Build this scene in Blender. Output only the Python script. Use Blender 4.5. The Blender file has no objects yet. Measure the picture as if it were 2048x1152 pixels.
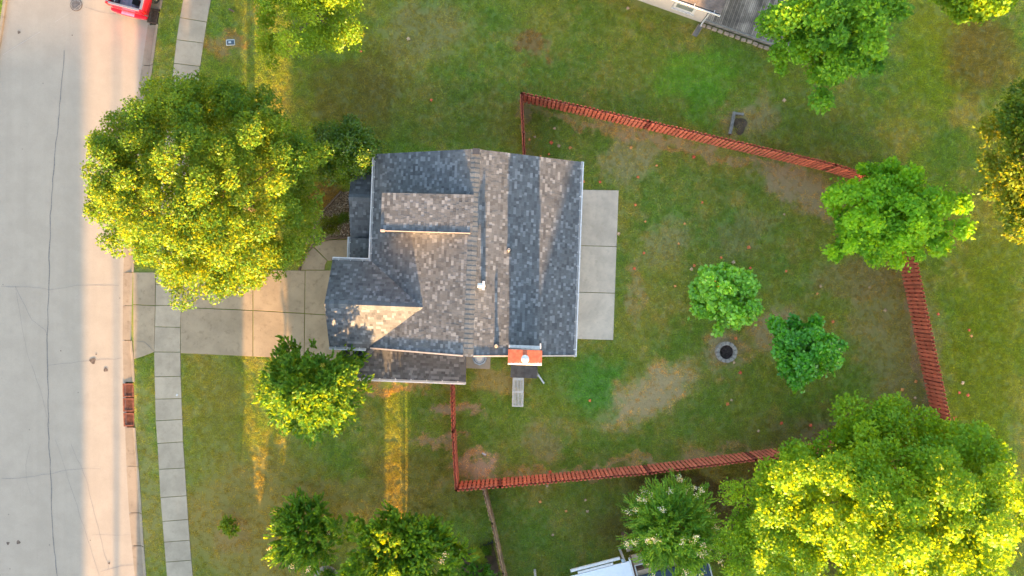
import bpy, bmesh, math, random, zlib
import numpy as np
from mathutils import Matrix, Vector

random.seed(7); rng = np.random.default_rng(11)
SC = bpy.context.scene
COL = SC.collection
R = math.radians

# ---------------------------------------------------------------- camera, sky, sun, exposure
CAM_H = 38.85                      # metres above the lawn, looking straight down
FPX = 2048 * 28.0 / 36.0           # focal length in photo pixels
cam_d = bpy.data.cameras.new('camera'); cam = bpy.data.objects.new('camera', cam_d)
cam_d.lens = 28.0; cam_d.sensor_width = 36.0; cam_d.clip_end = 2000.0; cam_d.clip_start = 0.5
cam.location = (0, 0, CAM_H); cam.rotation_euler = (0, 0, 0)
COL.objects.link(cam); SC.camera = cam

SUN_EL = 6.3
world = bpy.data.worlds.new('World'); SC.world = world; world.use_nodes = True
wn = world.node_tree.nodes; wl = world.node_tree.links
wn.clear()
w_out = wn.new('ShaderNodeOutputWorld'); w_bg = wn.new('ShaderNodeBackground'); w_sky = wn.new('ShaderNodeTexSky')
w_sky.sky_type = 'NISHITA'; w_sky.sun_disc = False
w_sky.sun_elevation = R(SUN_EL); w_sky.sun_rotation = R(180)
w_sky.altitude = 200; w_sky.air_density = 0.65; w_sky.dust_density = 1.0; w_sky.ozone_density = 0.0
w_bg.inputs['Strength'].default_value = 0.15
wl.new(w_sky.outputs[0], w_bg.inputs[0]); wl.new(w_bg.outputs[0], w_out.inputs[0])

sun_d = bpy.data.lights.new('sun', 'SUN'); sun = bpy.data.objects.new('sun', sun_d)
sun_d.energy = 5.0; sun_d.angle = R(0.65); sun_d.color = (1.0, 0.58, 0.24)
sun.rotation_euler = (R(90 - SUN_EL), 0, 0)      # light travels to +y and down
sun.location = (0, -40, 30)
COL.objects.link(sun)

vs = SC.view_settings
vs.view_transform = 'Standard'; vs.look = 'None'; vs.gamma = 1.0; vs.use_curve_mapping = False
vs.exposure = 3.0
SC.render.engine = 'CYCLES'
SC.cycles.max_bounces = 6; SC.cycles.diffuse_bounces = 3; SC.cycles.transmission_bounces = 4
SC.cycles.transparent_max_bounces = 4

# ---------------------------------------------------------------- helpers
def at(px, py, z=0.0):
    """world point of photo pixel (px, py) at height z"""
    k = (CAM_H - z) / FPX
    return ((px - 1024.0) * k, (576.0 - py) * k, z)

def at2(px, py, z=0.0):
    p = at(px, py, z); return (p[0], p[1])

WLOC = {}
def wloc(o):
    v = Vector((0, 0, 0))
    while o is not None:
        v += WLOC.get(o.name, Vector((0, 0, 0))); o = o.parent
    return v

def empty(name, loc):
    o = bpy.data.objects.new(name, None); COL.objects.link(o)
    o.location = loc; o.empty_display_size = 0.3
    WLOC[o.name] = Vector(loc)
    return o

def tag(o, label=None, cat=None, group=None, kind=None):
    if label: o['label'] = label
    if cat: o['category'] = cat
    if group: o['group'] = group
    if kind: o['kind'] = kind
    return o

def link_mesh(name, me, mat=None, parent=None, loc=None):
    o = bpy.data.objects.new(name, me); COL.objects.link(o)
    if mat is not None and not me.materials: me.materials.append(mat)
    if parent is not None: o.parent = parent
    if loc is not None:
        o.location = loc; WLOC[o.name] = Vector(loc)
    return o

class MB:
    """collects polygons in world coordinates and links them as ONE mesh object"""
    def __init__(s): s.v = []; s.f = []; s.sm = []
    def add(s, vs_, fs, smooth=False):
        n = len(s.v); s.v += [tuple(p) for p in vs_]
        for f in fs: s.f.append(tuple(i + n for i in f)); s.sm.append(smooth)
    def poly(s, pts): s.add(pts, [tuple(range(len(pts)))])
    def prism(s, pts, z0, z1):
        """pts 2D outline counter-clockwise; z0,z1 numbers or functions of x,y"""
        a = sum(pts[i][0] * pts[(i + 1) % len(pts)][1] - pts[(i + 1) % len(pts)][0] * pts[i][1] for i in range(len(pts)))
        if a < 0: pts = pts[::-1]
        n = len(pts)
        g0 = z0 if callable(z0) else (lambda x, y: z0)
        g1 = z1 if callable(z1) else (lambda x, y: z1)
        v = [(p[0], p[1], g0(*p[:2])) for p in pts] + [(p[0], p[1], g1(*p[:2])) for p in pts]
        f = [tuple(range(n, 2 * n)), tuple(range(n - 1, -1, -1))]
        f += [(i, (i + 1) % n, n + (i + 1) % n, n + i) for i in range(n)]
        s.add(v, f)
    def box(s, c, size, rz=0.0, tilt=None):
        M = Matrix.Rotation(rz, 3, 'Z')
        if tilt is not None: M = M @ tilt
        v = []
        for dz in (-.5, .5):
            for dx, dy in ((-.5, -.5), (.5, -.5), (.5, .5), (-.5, .5)):
                v.append(Vector(c) + M @ Vector((dx * size[0], dy * size[1], dz * size[2])))
        s.add(v, [(3, 2, 1, 0), (4, 5, 6, 7), (0, 1, 5, 4), (1, 2, 6, 5), (2, 3, 7, 6), (3, 0, 4, 7)])
    def bar(s, a, b, w, h=None):
        """rectangular bar from a to b"""
        a = Vector(a); b = Vector(b); d = (b - a); L = d.length; d.normalize()
        side = d.cross(Vector((0, 0, 1)))
        if side.length < 1e-4: side = Vector((1, 0, 0))
        side.normalize(); up = side.cross(d); h = h or w
        v = []
        for p in (a, b):
            for i, j in ((-1, -1), (1, -1), (1, 1), (-1, 1)): v.append(p + side * (i * w / 2) + up * (j * h / 2))
        s.add(v, [(0, 1, 2, 3), (7, 6, 5, 4), (0, 4, 5, 1), (1, 5, 6, 2), (2, 6, 7, 3), (3, 7, 4, 0)])
    def tube(s, pts, rad, n=8, cap=True):
        pts = [Vector(p) for p in pts]; rs = rad if hasattr(rad, '__len__') else [rad] * len(pts)
        base = len(s.v); prev = None
        for i, p in enumerate(pts):
            d = (pts[min(i + 1, len(pts) - 1)] - pts[max(i - 1, 0)]).normalized()
            x = d.cross(Vector((0.21, 0.97, 0.13))) if prev is None else prev - d * prev.dot(d)
            if x.length < 1e-5: x = d.cross(Vector((1, 0, 0)))
            x.normalize(); prev = x; y = d.cross(x)
            for k in range(n):
                a = 2 * math.pi * k / n; s.v.append(tuple(p + (x * math.cos(a) + y * math.sin(a)) * rs[i]))
        for i in range(len(pts) - 1):
            for k in range(n):
                s.f.append((base + i * n + k, base + i * n + (k + 1) % n, base + (i + 1) * n + (k + 1) % n, base + (i + 1) * n + k)); s.sm.append(True)
        if cap:
            s.f.append(tuple(base + k for k in range(n - 1, -1, -1))); s.sm.append(False)
            s.f.append(tuple(base + (len(pts) - 1) * n + k for k in range(n))); s.sm.append(False)
    def lathe(s, c, prof, n=24, smooth=True):
        """profile of (radius, z) turned about a vertical axis at c"""
        base = len(s.v)
        for r, z in prof:
            for k in range(n):
                a = 2 * math.pi * k / n; s.v.append((c[0] + r * math.cos(a), c[1] + r * math.sin(a), c[2] + z))
        for i in range(len(prof) - 1):
            for k in range(n):
                s.f.append((base + i * n + k, base + i * n + (k + 1) % n, base + (i + 1) * n + (k + 1) % n, base + (i + 1) * n + k)); s.sm.append(smooth)
        s.f.append(tuple(base + k for k in range(n - 1, -1, -1))); s.sm.append(False)
        s.f.append(tuple(base + (len(prof) - 1) * n + k for k in range(n))); s.sm.append(False)
    def build(s, name, mat, parent=None, attr=None, bevel=0.0):
        off = wloc(parent) if parent is not None else Vector((0, 0, 0))
        me = bpy.data.meshes.new(name)
        me.from_pydata([(p[0] - off.x, p[1] - off.y, p[2] - off.z) for p in s.v], [], s.f)
        me.polygons.foreach_set('use_smooth', s.sm)
        if attr is not None:
            a = me.attributes.new('rnd', 'FLOAT', 'FACE'); a.data.foreach_set('value', attr)
        me.update()
        o = link_mesh(name, me, mat, parent)
        if bevel:
            m = o.modifiers.new('bevel', 'BEVEL'); m.width = bevel; m.segments = 2; m.limit_method = 'ANGLE'; m.angle_limit = R(40)
        return o

def densify(px_pts, step=25.0):
    out = []
    for (x0, y0), (x1, y1) in zip(px_pts[:-1], px_pts[1:]):
        n = max(1, int(math.hypot(x1 - x0, y1 - y0) / step))
        for i in range(n): out.append((x0 + (x1 - x0) * i / n, y0 + (y1 - y0) * i / n))
    out.append(px_pts[-1]); return out

def smooth_curve(pts, n=8):
    """Catmull-Rom through the points"""
    P = [np.array(p, float) for p in pts]; P = [2 * P[0] - P[1]] + P + [2 * P[-1] - P[-2]]
    out = []
    for i in range(1, len(P) - 2):
        for k in range(n):
            t = k / n
            out.append(tuple(0.5 * ((2 * P[i]) + (-P[i - 1] + P[i + 1]) * t + (2 * P[i - 1] - 5 * P[i] + 4 * P[i + 1] - P[i + 2]) * t * t + (-P[i - 1] + 3 * P[i] - 3 * P[i + 1] + P[i + 2]) * t ** 3)))
    out.append(tuple(P[-2])); return out

# ---------------------------------------------------------------- materials
class NT:
    def __init__(s, tree): s.t = tree; s.n = tree.nodes; s.l = tree.links
    def new(s, typ, **kw):
        nd = s.n.new(typ)
        for k, v in kw.items():
            if k.startswith('_'): setattr(nd, k[1:], v)
        for k, v in kw.items():
            if k.startswith('_'): continue
            key = int(k[1:]) if k[0] == 'i' and k[1:].isdigit() else k.replace('__', ' ')
            sock = nd.inputs[key]
            if hasattr(v, 'is_output'): s.l.new(v, sock)
            else: sock.default_value = v
        return nd
    def math(s, op, a, b=0.0, c=0.0, clamp=False):
        nd = s.new('ShaderNodeMath', _operation=op, i0=a, i1=b, i2=c); nd.use_clamp = clamp; return nd.outputs[0]
    def noise(s, vec, scale, detail=4.0, rough=0.55):
        return s.new('ShaderNodeTexNoise', Vector=vec, Scale=scale, Detail=detail, Roughness=rough).outputs[0]
    def mix(s, f, a, b, mode='MIX'):
        nd = s.n.new('ShaderNodeMix'); nd.data_type = 'RGBA'; nd.blend_type = mode
        for sock, v in ((nd.inputs[0], f), (nd.inputs[6], a), (nd.inputs[7], b)):
            if hasattr(v, 'is_output'): s.l.new(v, sock)
            else: sock.default_value = v if not isinstance(v, tuple) or len(v) == 4 else (*v, 1.0)
        return nd.outputs[2]
    def ramp(s, f, stops, interp='LINEAR'):
        nd = s.new('ShaderNodeValToRGB', i0=f); cr = nd.color_ramp; cr.interpolation = interp
        while len(cr.elements) < len(stops): cr.elements.new(0.5)
        for e, (p, c) in zip(cr.elements, stops): e.position = p; e.color = (*c, 1.0)
        return nd.outputs[0]
    def range(s, v, a, b, c=0.0, d=1.0, smooth=True):
        nd = s.new('ShaderNodeMapRange', i0=v, i1=a, i2=b, i3=c, i4=d)
        nd.interpolation_type = 'SMOOTHSTEP' if smooth else 'LINEAR'; nd.clamp = True
        return nd.outputs[0]
    def bump(s, h, strength, dist):
        return s.new('ShaderNodeBump', Height=h, Strength=strength, Distance=dist).outputs[0]

def new_mat(name):
    m = bpy.data.materials.new(name); m.use_nodes = True; m.node_tree.nodes.clear()
    return m, NT(m.node_tree)

def finish(nt, color, rough=0.8, normal=None, metallic=0.0, spec=0.3, **kw):
    p = nt.new('ShaderNodeBsdfPrincipled', Roughness=rough, Metallic=metallic)
    p.inputs['Specular IOR Level'].default_value = spec
    for k, v in kw.items(): p.inputs[k.replace('__', ' ')].default_value = v
    if hasattr(color, 'is_output'): nt.l.new(color, p.inputs['Base Color'])
    else: p.inputs['Base Color'].default_value = (*color, 1.0)
    if normal is not None: nt.l.new(normal, p.inputs['Normal'])
    o = nt.new('ShaderNodeOutputMaterial'); nt.l.new(p.outputs[0], o.inputs[0])
    return p

def mottled(name, base, var=0.25, scale=3.0, fine=60.0, rough=0.85, bump=0.2, bdist=0.01, spec=0.25, tint=None, metallic=0.0, tamt=0.5, objvar=0.0):
    """a colour broken up by two sizes of noise, with fine relief"""
    m, nt = new_mat(name)
    pos = nt.new('ShaderNodeNewGeometry').outputs['Position']
    n1 = nt.noise(pos, scale, 6.0, 0.62); n2 = nt.noise(pos, fine, 3.0, 0.6)
    a = tuple(c * (1 - var) for c in base); b = tuple(min(1, c * (1 + var)) for c in base)
    c = nt.mix(nt.range(n1, 0.3, 0.7), a, b)
    if tint:
        n3 = nt.noise(pos, scale * 0.37, 5.0, 0.7)
        c = nt.mix(nt.math('MULTIPLY', nt.range(n3, 0.48, 0.72), tamt), c, tint)
    c = nt.mix(0.35, c, nt.ramp(n2, [(0.25, (0.35,) * 3), (0.75, (1.0,) * 3)]), 'MULTIPLY')
    if objvar:
        oi = nt.new('ShaderNodeObjectInfo').outputs['Random']
        c = nt.mix(1.0, c, nt.ramp(oi, [(0.0, (1 - objvar,) * 3), (1.0, (1.0,) * 3)]), 'MULTIPLY')
    finish(nt, c, rough, nt.bump(n2, bump, bdist) if bump else None, metallic, spec)
    return m

def plain(name, base, rough=0.5, metallic=0.0, spec=0.4, var=0.12, scale=8.0, **kw):
    m, nt = new_mat(name)
    pos = nt.new('ShaderNodeNewGeometry').outputs['Position']
    n1 = nt.noise(pos, scale, 5.0, 0.65)
    c = nt.mix(nt.range(n1, 0.3, 0.7), tuple(c * (1 - var) for c in base), tuple(min(1, c * (1 + var)) for c in base))
    finish(nt, c, rough, None, metallic, spec, **kw)
    return m

M = {}
M['white_trim'] = plain('white_trim', (0.58, 0.56, 0.54), 0.45)
M['siding'] = plain('siding', (0.55, 0.48, 0.42), 0.6, var=0.05)
M['dark_glass'] = plain('dark_glass', (0.05, 0.06, 0.06), 0.08, spec=0.6)
M['red_fence'] = mottled('red_fence', (0.72, 0.180, 0.105), 0.22, 2.5, 40, 0.75, 0.15, tint=(0.46, 0.19, 0.13), tamt=.5, objvar=0.2)
M['brown_fence'] = mottled('brown_fence', (0.62, 0.40, 0.24), 0.25, 2.5, 40, 0.8, 0.15, objvar=0.35)
M['post'] = mottled('post', (0.26, 0.065, 0.045), 0.2, 3, 40, 0.8)
M['bark'] = mottled('bark', (0.11, 0.08, 0.055), 0.35, 6, 30, 0.95, 0.6, 0.03)
M['pale_bark'] = mottled('pale_bark', (0.25, 0.19, 0.14), 0.3, 6, 30, 0.95, 0.4, 0.02)
M['rust_iron'] = mottled('rust_iron', (0.24, 0.085, 0.05), 0.35, 7, 60, 0.85, 0.3)
M['dark_iron'] = mottled('dark_iron', (0.13, 0.085, 0.06), 0.35, 7, 60, 0.7, 0.3, metallic=0.2)
M['manhole'] = mottled('manhole', (0.27, 0.24, 0.21), 0.3, 9, 60, 0.75, 0.3)
M['black'] = plain('black', (0.008, 0.008, 0.008), 0.9, spec=0.1)
M['soil'] = mottled('soil', (0.12, 0.085, 0.055), 0.35, 4, 50, 0.95, 0.6, 0.03)
M['black_edging'] = plain('black_edging', (0.028, 0.03, 0.035), 0.35)
M['timber'] = mottled('timber', (0.26, 0.24, 0.21), 0.25, 5, 40, 0.9, 0.3)
M['brown_timber'] = mottled('brown_timber', (0.16, 0.105, 0.07), 0.3, 5, 40, 0.9, 0.3)
M['stone'] = mottled('stone', (0.43, 0.37, 0.32), 0.15, 6, 45, 0.9, 0.4, objvar=0.2)
M['tan_block'] = mottled('tan_block', (0.50, 0.38, 0.28), 0.15, 6, 45, 0.9, 0.3, objvar=0.2)
M['ash'] = mottled('ash', (0.075, 0.055, 0.05), 0.6, 9, 40, 0.95, 0.9, 0.05)
M['ac_metal'] = plain('ac_metal', (0.30, 0.35, 0.38), 0.45, 0.3)
M['plastic_grey'] = plain('plastic_grey', (0.52, 0.50, 0.45), 0.6)
M['rust_cap'] = None
M['red_paint'] = plain('red_paint', (0.55, 0.012, 0.03), 0.22, spec=0.6, var=0.04)
M['red_bed'] = plain('red_bed', (0.50, 0.10, 0.07), 0.4, var=0.1)
M['bed_liner'] = plain('bed_liner', (0.20, 0.205, 0.24), 0.6)
M['dark_plastic'] = plain('dark_plastic', (0.03, 0.032, 0.036), 0.5)
M['rubber'] = plain('rubber', (0.025, 0.025, 0.025), 0.85)
M['chrome'] = plain('chrome', (0.75, 0.74, 0.72), 0.18, 1.0)
M['lamp_red'] = plain('lamp_red', (0.5, 0.02, 0.015), 0.15)
M['deck_wood'] = mottled('deck_wood', (0.46, 0.39, 0.32), 0.35, 1.6, 30, 0.9, 0.3, tint=(.12,.09,.085), tamt=.6, objvar=0.6)
M['white_roof'] = plain('white_roof', (0.66, 0.68, 0.72), 0.5, var=0.04)
M['navy_metal'] = plain('navy_metal', (0.035, 0.06, 0.095), 0.45, 0.1, var=0.2)
M['tan_panel'] = plain('tan_panel', (0.45, 0.33, 0.23), 0.7)
M['brown_panel'] = plain('brown_panel', (0.20, 0.12, 0.08), 0.7)
M['pipe_boot'] = plain('pipe_boot', (0.05, 0.05, 0.055), 0.6)
M['pipe_tan'] = plain('pipe_tan', (0.55, 0.42, 0.33), 0.5)
M['meter_lid'] = plain('meter_lid', (0.05, 0.075, 0.10), 0.5, var=0.2)
M['pale_plastic'] = plain('pale_plastic', (0.50, 0.52, 0.52), 0.5)
M['crack'] = plain('crack', (0.19, 0.17, 0.15), 0.9, var=0.3, scale=20)
M['faint_crack'] = plain('faint_crack', (0.24, 0.21, 0.185), 0.9, var=0.2, scale=20)
M['scratch'] = plain('scratch', (0.46, 0.40, 0.34), 0.8)
M['stain'] = mottled('stain', (0.15, 0.11, 0.085), 0.4, 10, 60, 0.8)

def concrete(name, base, stain=(0.25, 0.22, 0.18), samt=0.5, objvar=0.10, streak=False):
    m, nt = new_mat(name)
    pos = nt.new('ShaderNodeNewGeometry').outputs['Position']
    n1 = nt.noise(pos, 0.9, 7.0, 0.65); n2 = nt.noise(pos, 3.5, 6.0, 0.7); n3 = nt.noise(pos, 55.0, 3.0, 0.7)
    c = nt.mix(nt.range(n1, 0.35, 0.65), tuple(x * (0.95 if streak else 0.86) for x in base), tuple(x * (1.04 if streak else 1.08) for x in base))
    c = nt.mix(nt.math('MULTIPLY', nt.range(n2, 0.5, 0.75), samt), c, stain)
    if streak:
        st = nt.new('ShaderNodeMapping', i0=pos, Scale=(1.7, 0.045, 1.0)).outputs[0]
        n4 = nt.noise(st, 1.0, 4.0, 0.6)
        c = nt.mix(nt.math('MULTIPLY', nt.range(n4, 0.42, 0.7), 0.20), c, tuple(x * 0.78 for x in base))
        vo = nt.new('ShaderNodeTexVoronoi', Vector=pos, Scale=1.1); 
        c = nt.mix(nt.math('MULTIPLY', nt.range(vo.outputs['Distance'], 0.05, 0.02), 0.6), c, (0.12, 0.10, 0.09))
    c = nt.mix(0.30, c, nt.ramp(n3, [(0.3, (0.45,) * 3), (0.7, (1.0,) * 3)]), 'MULTIPLY')
    if objvar:
        oi = nt.new('ShaderNodeObjectInfo').outputs['Random']
        c = nt.mix(1.0, c, nt.ramp(oi, [(0.0, (1 - objvar,) * 3), (1.0, (1.0,) * 3)]), 'MULTIPLY')
    finish(nt, c, 0.88, nt.bump(n3, 0.25, 0.006), 0.0, 0.2)
    return m
M['road'] = concrete('road', (0.410, 0.345, 0.272), (0.31, 0.265, 0.23), 0.25, 0.0, True)
M['concrete'] = concrete('concrete', (0.465, 0.375, 0.270), (0.27, 0.205, 0.135), 0.45)
M['drive'] = concrete('drive', (0.405, 0.310, 0.205), (0.21, 0.155, 0.095), 0.6)
M['kerb'] = concrete('kerb', (0.36, 0.28, 0.20), (0.20, 0.14, 0.09), 0.6)
M['patio'] = concrete('patio', (0.70, 0.575, 0.44), (0.45, 0.36, 0.26), 0.5)

def rust_cap():
    m, nt = new_mat('rust_cap')
    pos = nt.new('ShaderNodeNewGeometry').outputs['Position']
    n = nt.noise(pos, 5.0, 6.0, 0.7); n2 = nt.noise(pos, 17.0, 4.0, 0.6)
    c = nt.ramp(n, [(0.25, (0.22, 0.05, 0.03)), (0.42, (0.40, 0.085, 0.04)), (0.6, (0.50, 0.13, 0.065)), (0.75, (0.55, 0.25, 0.16))])
    sep = nt.new('ShaderNodeSeparateXYZ', i0=pos)
    edge = nt.math('ADD', sep.outputs['Y'], nt.math('MULTIPLY', n2, 0.16))
    c = nt.mix(nt.range(edge, -3.03, -3.09), c, (0.70, 0.64, 0.58))      # paint left along the south edge
    finish(nt, c, 0.6, None, 0.0, 0.4); return m
M['rust_cap'] = rust_cap()

SHINGLE_STOPS = [(0, (0.103, 0.106, 0.111)), (0.2, (0.134, 0.138, 0.144)), (0.5, (0.156, 0.161, 0.168)), (0.8, (0.175, 0.18, 0.188)), (0.86, (0.234, 0.241, 0.252)), (0.95, (0.268, 0.277, 0.289))]
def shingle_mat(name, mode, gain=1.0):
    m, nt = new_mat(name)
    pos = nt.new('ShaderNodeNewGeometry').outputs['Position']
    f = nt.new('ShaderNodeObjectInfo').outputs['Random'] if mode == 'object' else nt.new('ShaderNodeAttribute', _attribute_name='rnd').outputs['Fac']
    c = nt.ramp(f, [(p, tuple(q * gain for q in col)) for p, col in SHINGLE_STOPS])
    n1 = nt.noise(pos, 1.1, 5.0, 0.6); n2 = nt.noise(pos, 90.0, 2.0, 0.6)
    c = nt.mix(0.5, c, nt.ramp(n1, [(0.3, (0.62,) * 3), (0.7, (1.0,) * 3)]), 'MULTIPLY')
    c = nt.mix(0.25, c, nt.ramp(n2, [(0.3, (0.4,) * 3), (0.7, (1.0,) * 3)]), 'MULTIPLY')
    finish(nt, c, 0.95, nt.bump(n2, 0.9, 0.02), 0.0, 0.15); return m
M['shingle'] = shingle_mat('shingle', 'attr'); M['shingle_piece'] = shingle_mat('shingle_piece', 'object')
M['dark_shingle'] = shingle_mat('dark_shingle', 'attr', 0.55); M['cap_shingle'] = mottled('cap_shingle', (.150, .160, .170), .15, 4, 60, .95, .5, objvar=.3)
M['roof_deck'] = plain('roof_deck', (0.05, 0.055, 0.06), 0.9)

# lawn colour: shared by the lawn sheet and the grass blades that grow on it
LAWN_PATCHES = [  # px centre, half size px, rotation deg, colour, strength, softness
    (1295, 790, 112, 46, 28, (0.30, 0.215, 0.12), 0.85), (1550, 655, 62, 42, 35, (0.24, 0.17, 0.095), 0.8),
    (1062, 92, 42, 26, 0, (0.17, 0.095, 0.045), 0.75), (1600, 372, 110, 42, -25, (0.23, 0.175, 0.10), 0.9),
    (1500, 235, 60, 42, 20, (0.24, 0.17, 0.09), 0.7), (955, 932, 50, 26, 0, (0.34, 0.23, 0.16), 0.9),
    (905, 820, 60, 11, 0, (0.26, 0.17, 0.12), 0.75), (885, 880, 55, 9, 0, (0.26, 0.17, 0.12), 0.65),
    (1390, 150, 95, 50, 20, (0.066, 0.125, 0.016), 0.65), (1410, 210, 45, 60, 0, (0.050, 0.105, 0.014), 0.7),
    (1265, 310, 70, 50, 50, (0.25, 0.195, 0.115), 0.55), (1270, 590, 14, 75, 0, (0.25, 0.18, 0.10), 0.5),
    (1870, 120, 70, 120, 0, (0.085, 0.100, 0.010), 0.6), (1960, 750, 75, 330, -6, (0.070, 0.084, 0.009), 0.75),
    (1960, 110, 80, 90, 0, (0.13, 0.092, 0.035), 0.7), (1195, 775, 50, 70, -20, (0.048, 0.105, 0.020), 0.7),
    (1450, 705, 46, 44, 0, (0.25, 0.18, 0.10), 0.85), (1180, 760, 70, 50, 0, (0.045, 0.10, 0.022), 0.5),
    (465, 1065, 32, 45, 0, (0.23, 0.14, 0.08), 0.7), (700, 985, 140, 26, 0, (0.17, 0.135, 0.05), 0.55),
    (735, 1030, 90, 30, 0, (0.23, 0.15, 0.055), 0.6), (455, 90, 45, 26, 0, (0.21, 0.125, 0.06), 0.7),
    (500, 1050, 190, 150, 0, (0.170, 0.125, 0.040), 0.70), (850, 970, 120, 80, 0, (0.130, 0.105, 0.035), 0.6), (1640, 280, 150, 75, -10, (0.062, 0.066, 0.022), 0.35), (880, 225, 190, 70, 0, (0.058, 0.060, 0.018), 0.4), (1080, 880, 45, 45, 60, (0.22, 0.16, 0.09), 0.5),
    (1790, 660, 90, 170, 15, (0.20, 0.15, 0.075), 0.55), (1700, 560, 90, 40, 0, (0.19, 0.14, 0.07), 0.5),
    (870, 560, 1, 1, 0, (0.2, 0.15, 0.1), 0.0), (1000, 760, 60, 34, 0, (0.23, 0.165, 0.07), 0.7),
    (850, 60, 90, 60, 0, (0.18, 0.14, 0.07), 0.5), (760, 140, 60, 60, 0, (0.13, 0.105, 0.04), 0.5),
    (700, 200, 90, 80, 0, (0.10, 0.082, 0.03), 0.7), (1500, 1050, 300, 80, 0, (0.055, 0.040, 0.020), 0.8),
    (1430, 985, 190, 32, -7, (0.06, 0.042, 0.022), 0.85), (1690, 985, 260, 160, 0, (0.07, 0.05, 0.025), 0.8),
    (1740, 870, 160, 40, 0, (0.16, 0.12, 0.07), 0.6), (650, 400, 40, 50, 0, (0.11, 0.065, 0.025), 0.9),
    (1360, 287, 330, 12, -12.7, (0.25, 0.18, 0.10), 0.7), (1225, 934, 320, 11, 6.6, (0.25, 0.18, 0.10), 0.7), (1836, 690, 14, 190, 12, (0.21, 0.16, 0.10), 0.7), (1052, 245, 10, 60, 0, (0.22, 0.16, 0.10), 0.6),
    (430, 830, 75, 150, 0, (0.158, 0.142, 0.040), 0.65), (290, 950, 25, 200, 4, (0.180, 0.150, 0.060), 0.5), (1180, 620, 30, 60, 0, (0.2, 0.16, 0.08), 0.0), (1330, 480, 60, 40, 40, (0.20, 0.16, 0.085), 0.5), (1480, 470, 70, 40, 30, (0.18, 0.145, 0.075), 0.4),
    (800, 770, 100, 12, 0, (0.24, 0.165, 0.08), 0.8),
]
def lawn_group():
    g = bpy.data.node_groups.new('lawn_colour', 'ShaderNodeTree')
    g.interface.new_socket('Color', in_out='OUTPUT', socket_type='NodeSocketColor')
    nt = NT(g); out = nt.new('NodeGroupOutput')
    pos0 = nt.new('ShaderNodeNewGeometry').outputs['Position']
    pos = nt.new('ShaderNodeVectorMath', _operation='MULTIPLY', i0=pos0, i1=(1, 1, 0)).outputs[0]
    nz = nt.new('ShaderNodeTexNoise', Vector=pos, Scale=0.75, Detail=6.0, Roughness=0.68).outputs['Color']
    off = nt.new('ShaderNodeVectorMath', _operation='SUBTRACT', i0=nz, i1=(0.5, 0.5, 0.5)).outputs[0]
    off = nt.new('ShaderNodeVectorMath', _operation='MULTIPLY', i0=off, i1=(3.6, 3.6, 0.0)).outputs[0]
    wp = nt.new('ShaderNodeVectorMath', _operation='ADD', i0=pos, i1=off).outputs[0]
    n1 = nt.noise(pos, 0.22, 7.0, 0.66); n2 = nt.noise(pos, 1.3, 6.0, 0.7); n3 = nt.noise(pos, 0.09, 3.0, 0.5)
    c = nt.mix(nt.range(n1, 0.38, 0.64), (0.088, 0.138, 0.030), (0.165, 0.160, 0.044))
    c = nt.mix(nt.math('MULTIPLY', nt.range(n3, 0.42, 0.62), 0.55), c, (0.112, 0.150, 0.028))
    c = nt.mix(nt.math('MULTIPLY', nt.range(n2, 0.50, 0.74), 0.45), c, (0.215, 0.170, 0.065))
    n4 = nt.noise(pos, 0.38, 7.0, 0.72)
    c = nt.mix(nt.math('MULTIPLY', nt.range(n4, 0.50, 0.66), 0.50), c, (0.225, 0.175, 0.070))
    for (px, py, rx, ry, rot, colr, st) in LAWN_PATCHES:
        if st <= 0: continue
        w = at(px, py); k = CAM_H / FPX
        mp = nt.new('ShaderNodeMapping', _vector_type='TEXTURE', i0=wp, Location=(w[0], w[1], 0), Rotation=(0, 0, R(rot)), Scale=(rx * k, ry * k, 1))
        d = nt.new('ShaderNodeVectorMath', _operation='LENGTH', i0=mp.outputs[0]).outputs['Value']
        c = nt.mix(nt.math('MULTIPLY', nt.range(d, 1.3, 0.55), st), c, tuple(min(.6, q * (1.55 if colr[1] > colr[0] else 1.2 if colr[0] < .12 else 0.95)) for q in colr))
    nf = nt.noise(pos, 14.0, 5.0, 0.7)
    c = nt.mix(0.55, c, nt.ramp(nf, [(0.28, (0.45,) * 3), (0.72, (1.0,) * 3)]), 'MULTIPLY')
    nt.l.new(c, out.inputs[0])
    return g
LAWN = lawn_group()
def lawn_mat():
    m, nt = new_mat('lawn')
    g = nt.n.new('ShaderNodeGroup'); g.node_tree = LAWN
    pos = nt.new('ShaderNodeNewGeometry').outputs['Position']
    h = nt.noise(pos, 22.0, 4.0, 0.75)
    c = nt.mix(1.0, g.outputs[0], (1.85, 1.80, 1.65), 'MULTIPLY')
    finish(nt, c, 0.95, nt.bump(h, 0.8, 0.04), 0, 0.1); return m
M['lawn'] = lawn_mat()
def blade_mat():
    m, nt = new_mat('grass_blade')
    g = nt.n.new('ShaderNodeGroup'); g.node_tree = LAWN
    oi = nt.new('ShaderNodeObjectInfo').outputs['Random']
    c = nt.mix(1.0, g.outputs[0], nt.ramp(oi, [(0.0, (2.55, 2.65, 2.05)), (0.6, (3.75, 3.85, 2.95)), (1.0, (4.8, 4.9, 3.8))]), 'MULTIPLY')
    d = nt.new('ShaderNodeBsdfDiffuse', Color=c)
    t = nt.new('ShaderNodeBsdfTranslucent', Color=nt.mix(1.0, c, (1.55, 1.2, 0.42), 'MULTIPLY'))
    mx = nt.new('ShaderNodeMixShader', i0=0.5, i1=d.outputs[0], i2=t.outputs[0])
    o = nt.new('ShaderNodeOutputMaterial'); nt.l.new(mx.outputs[0], o.inputs[0]); return m
M['blade'] = blade_mat()

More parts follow.
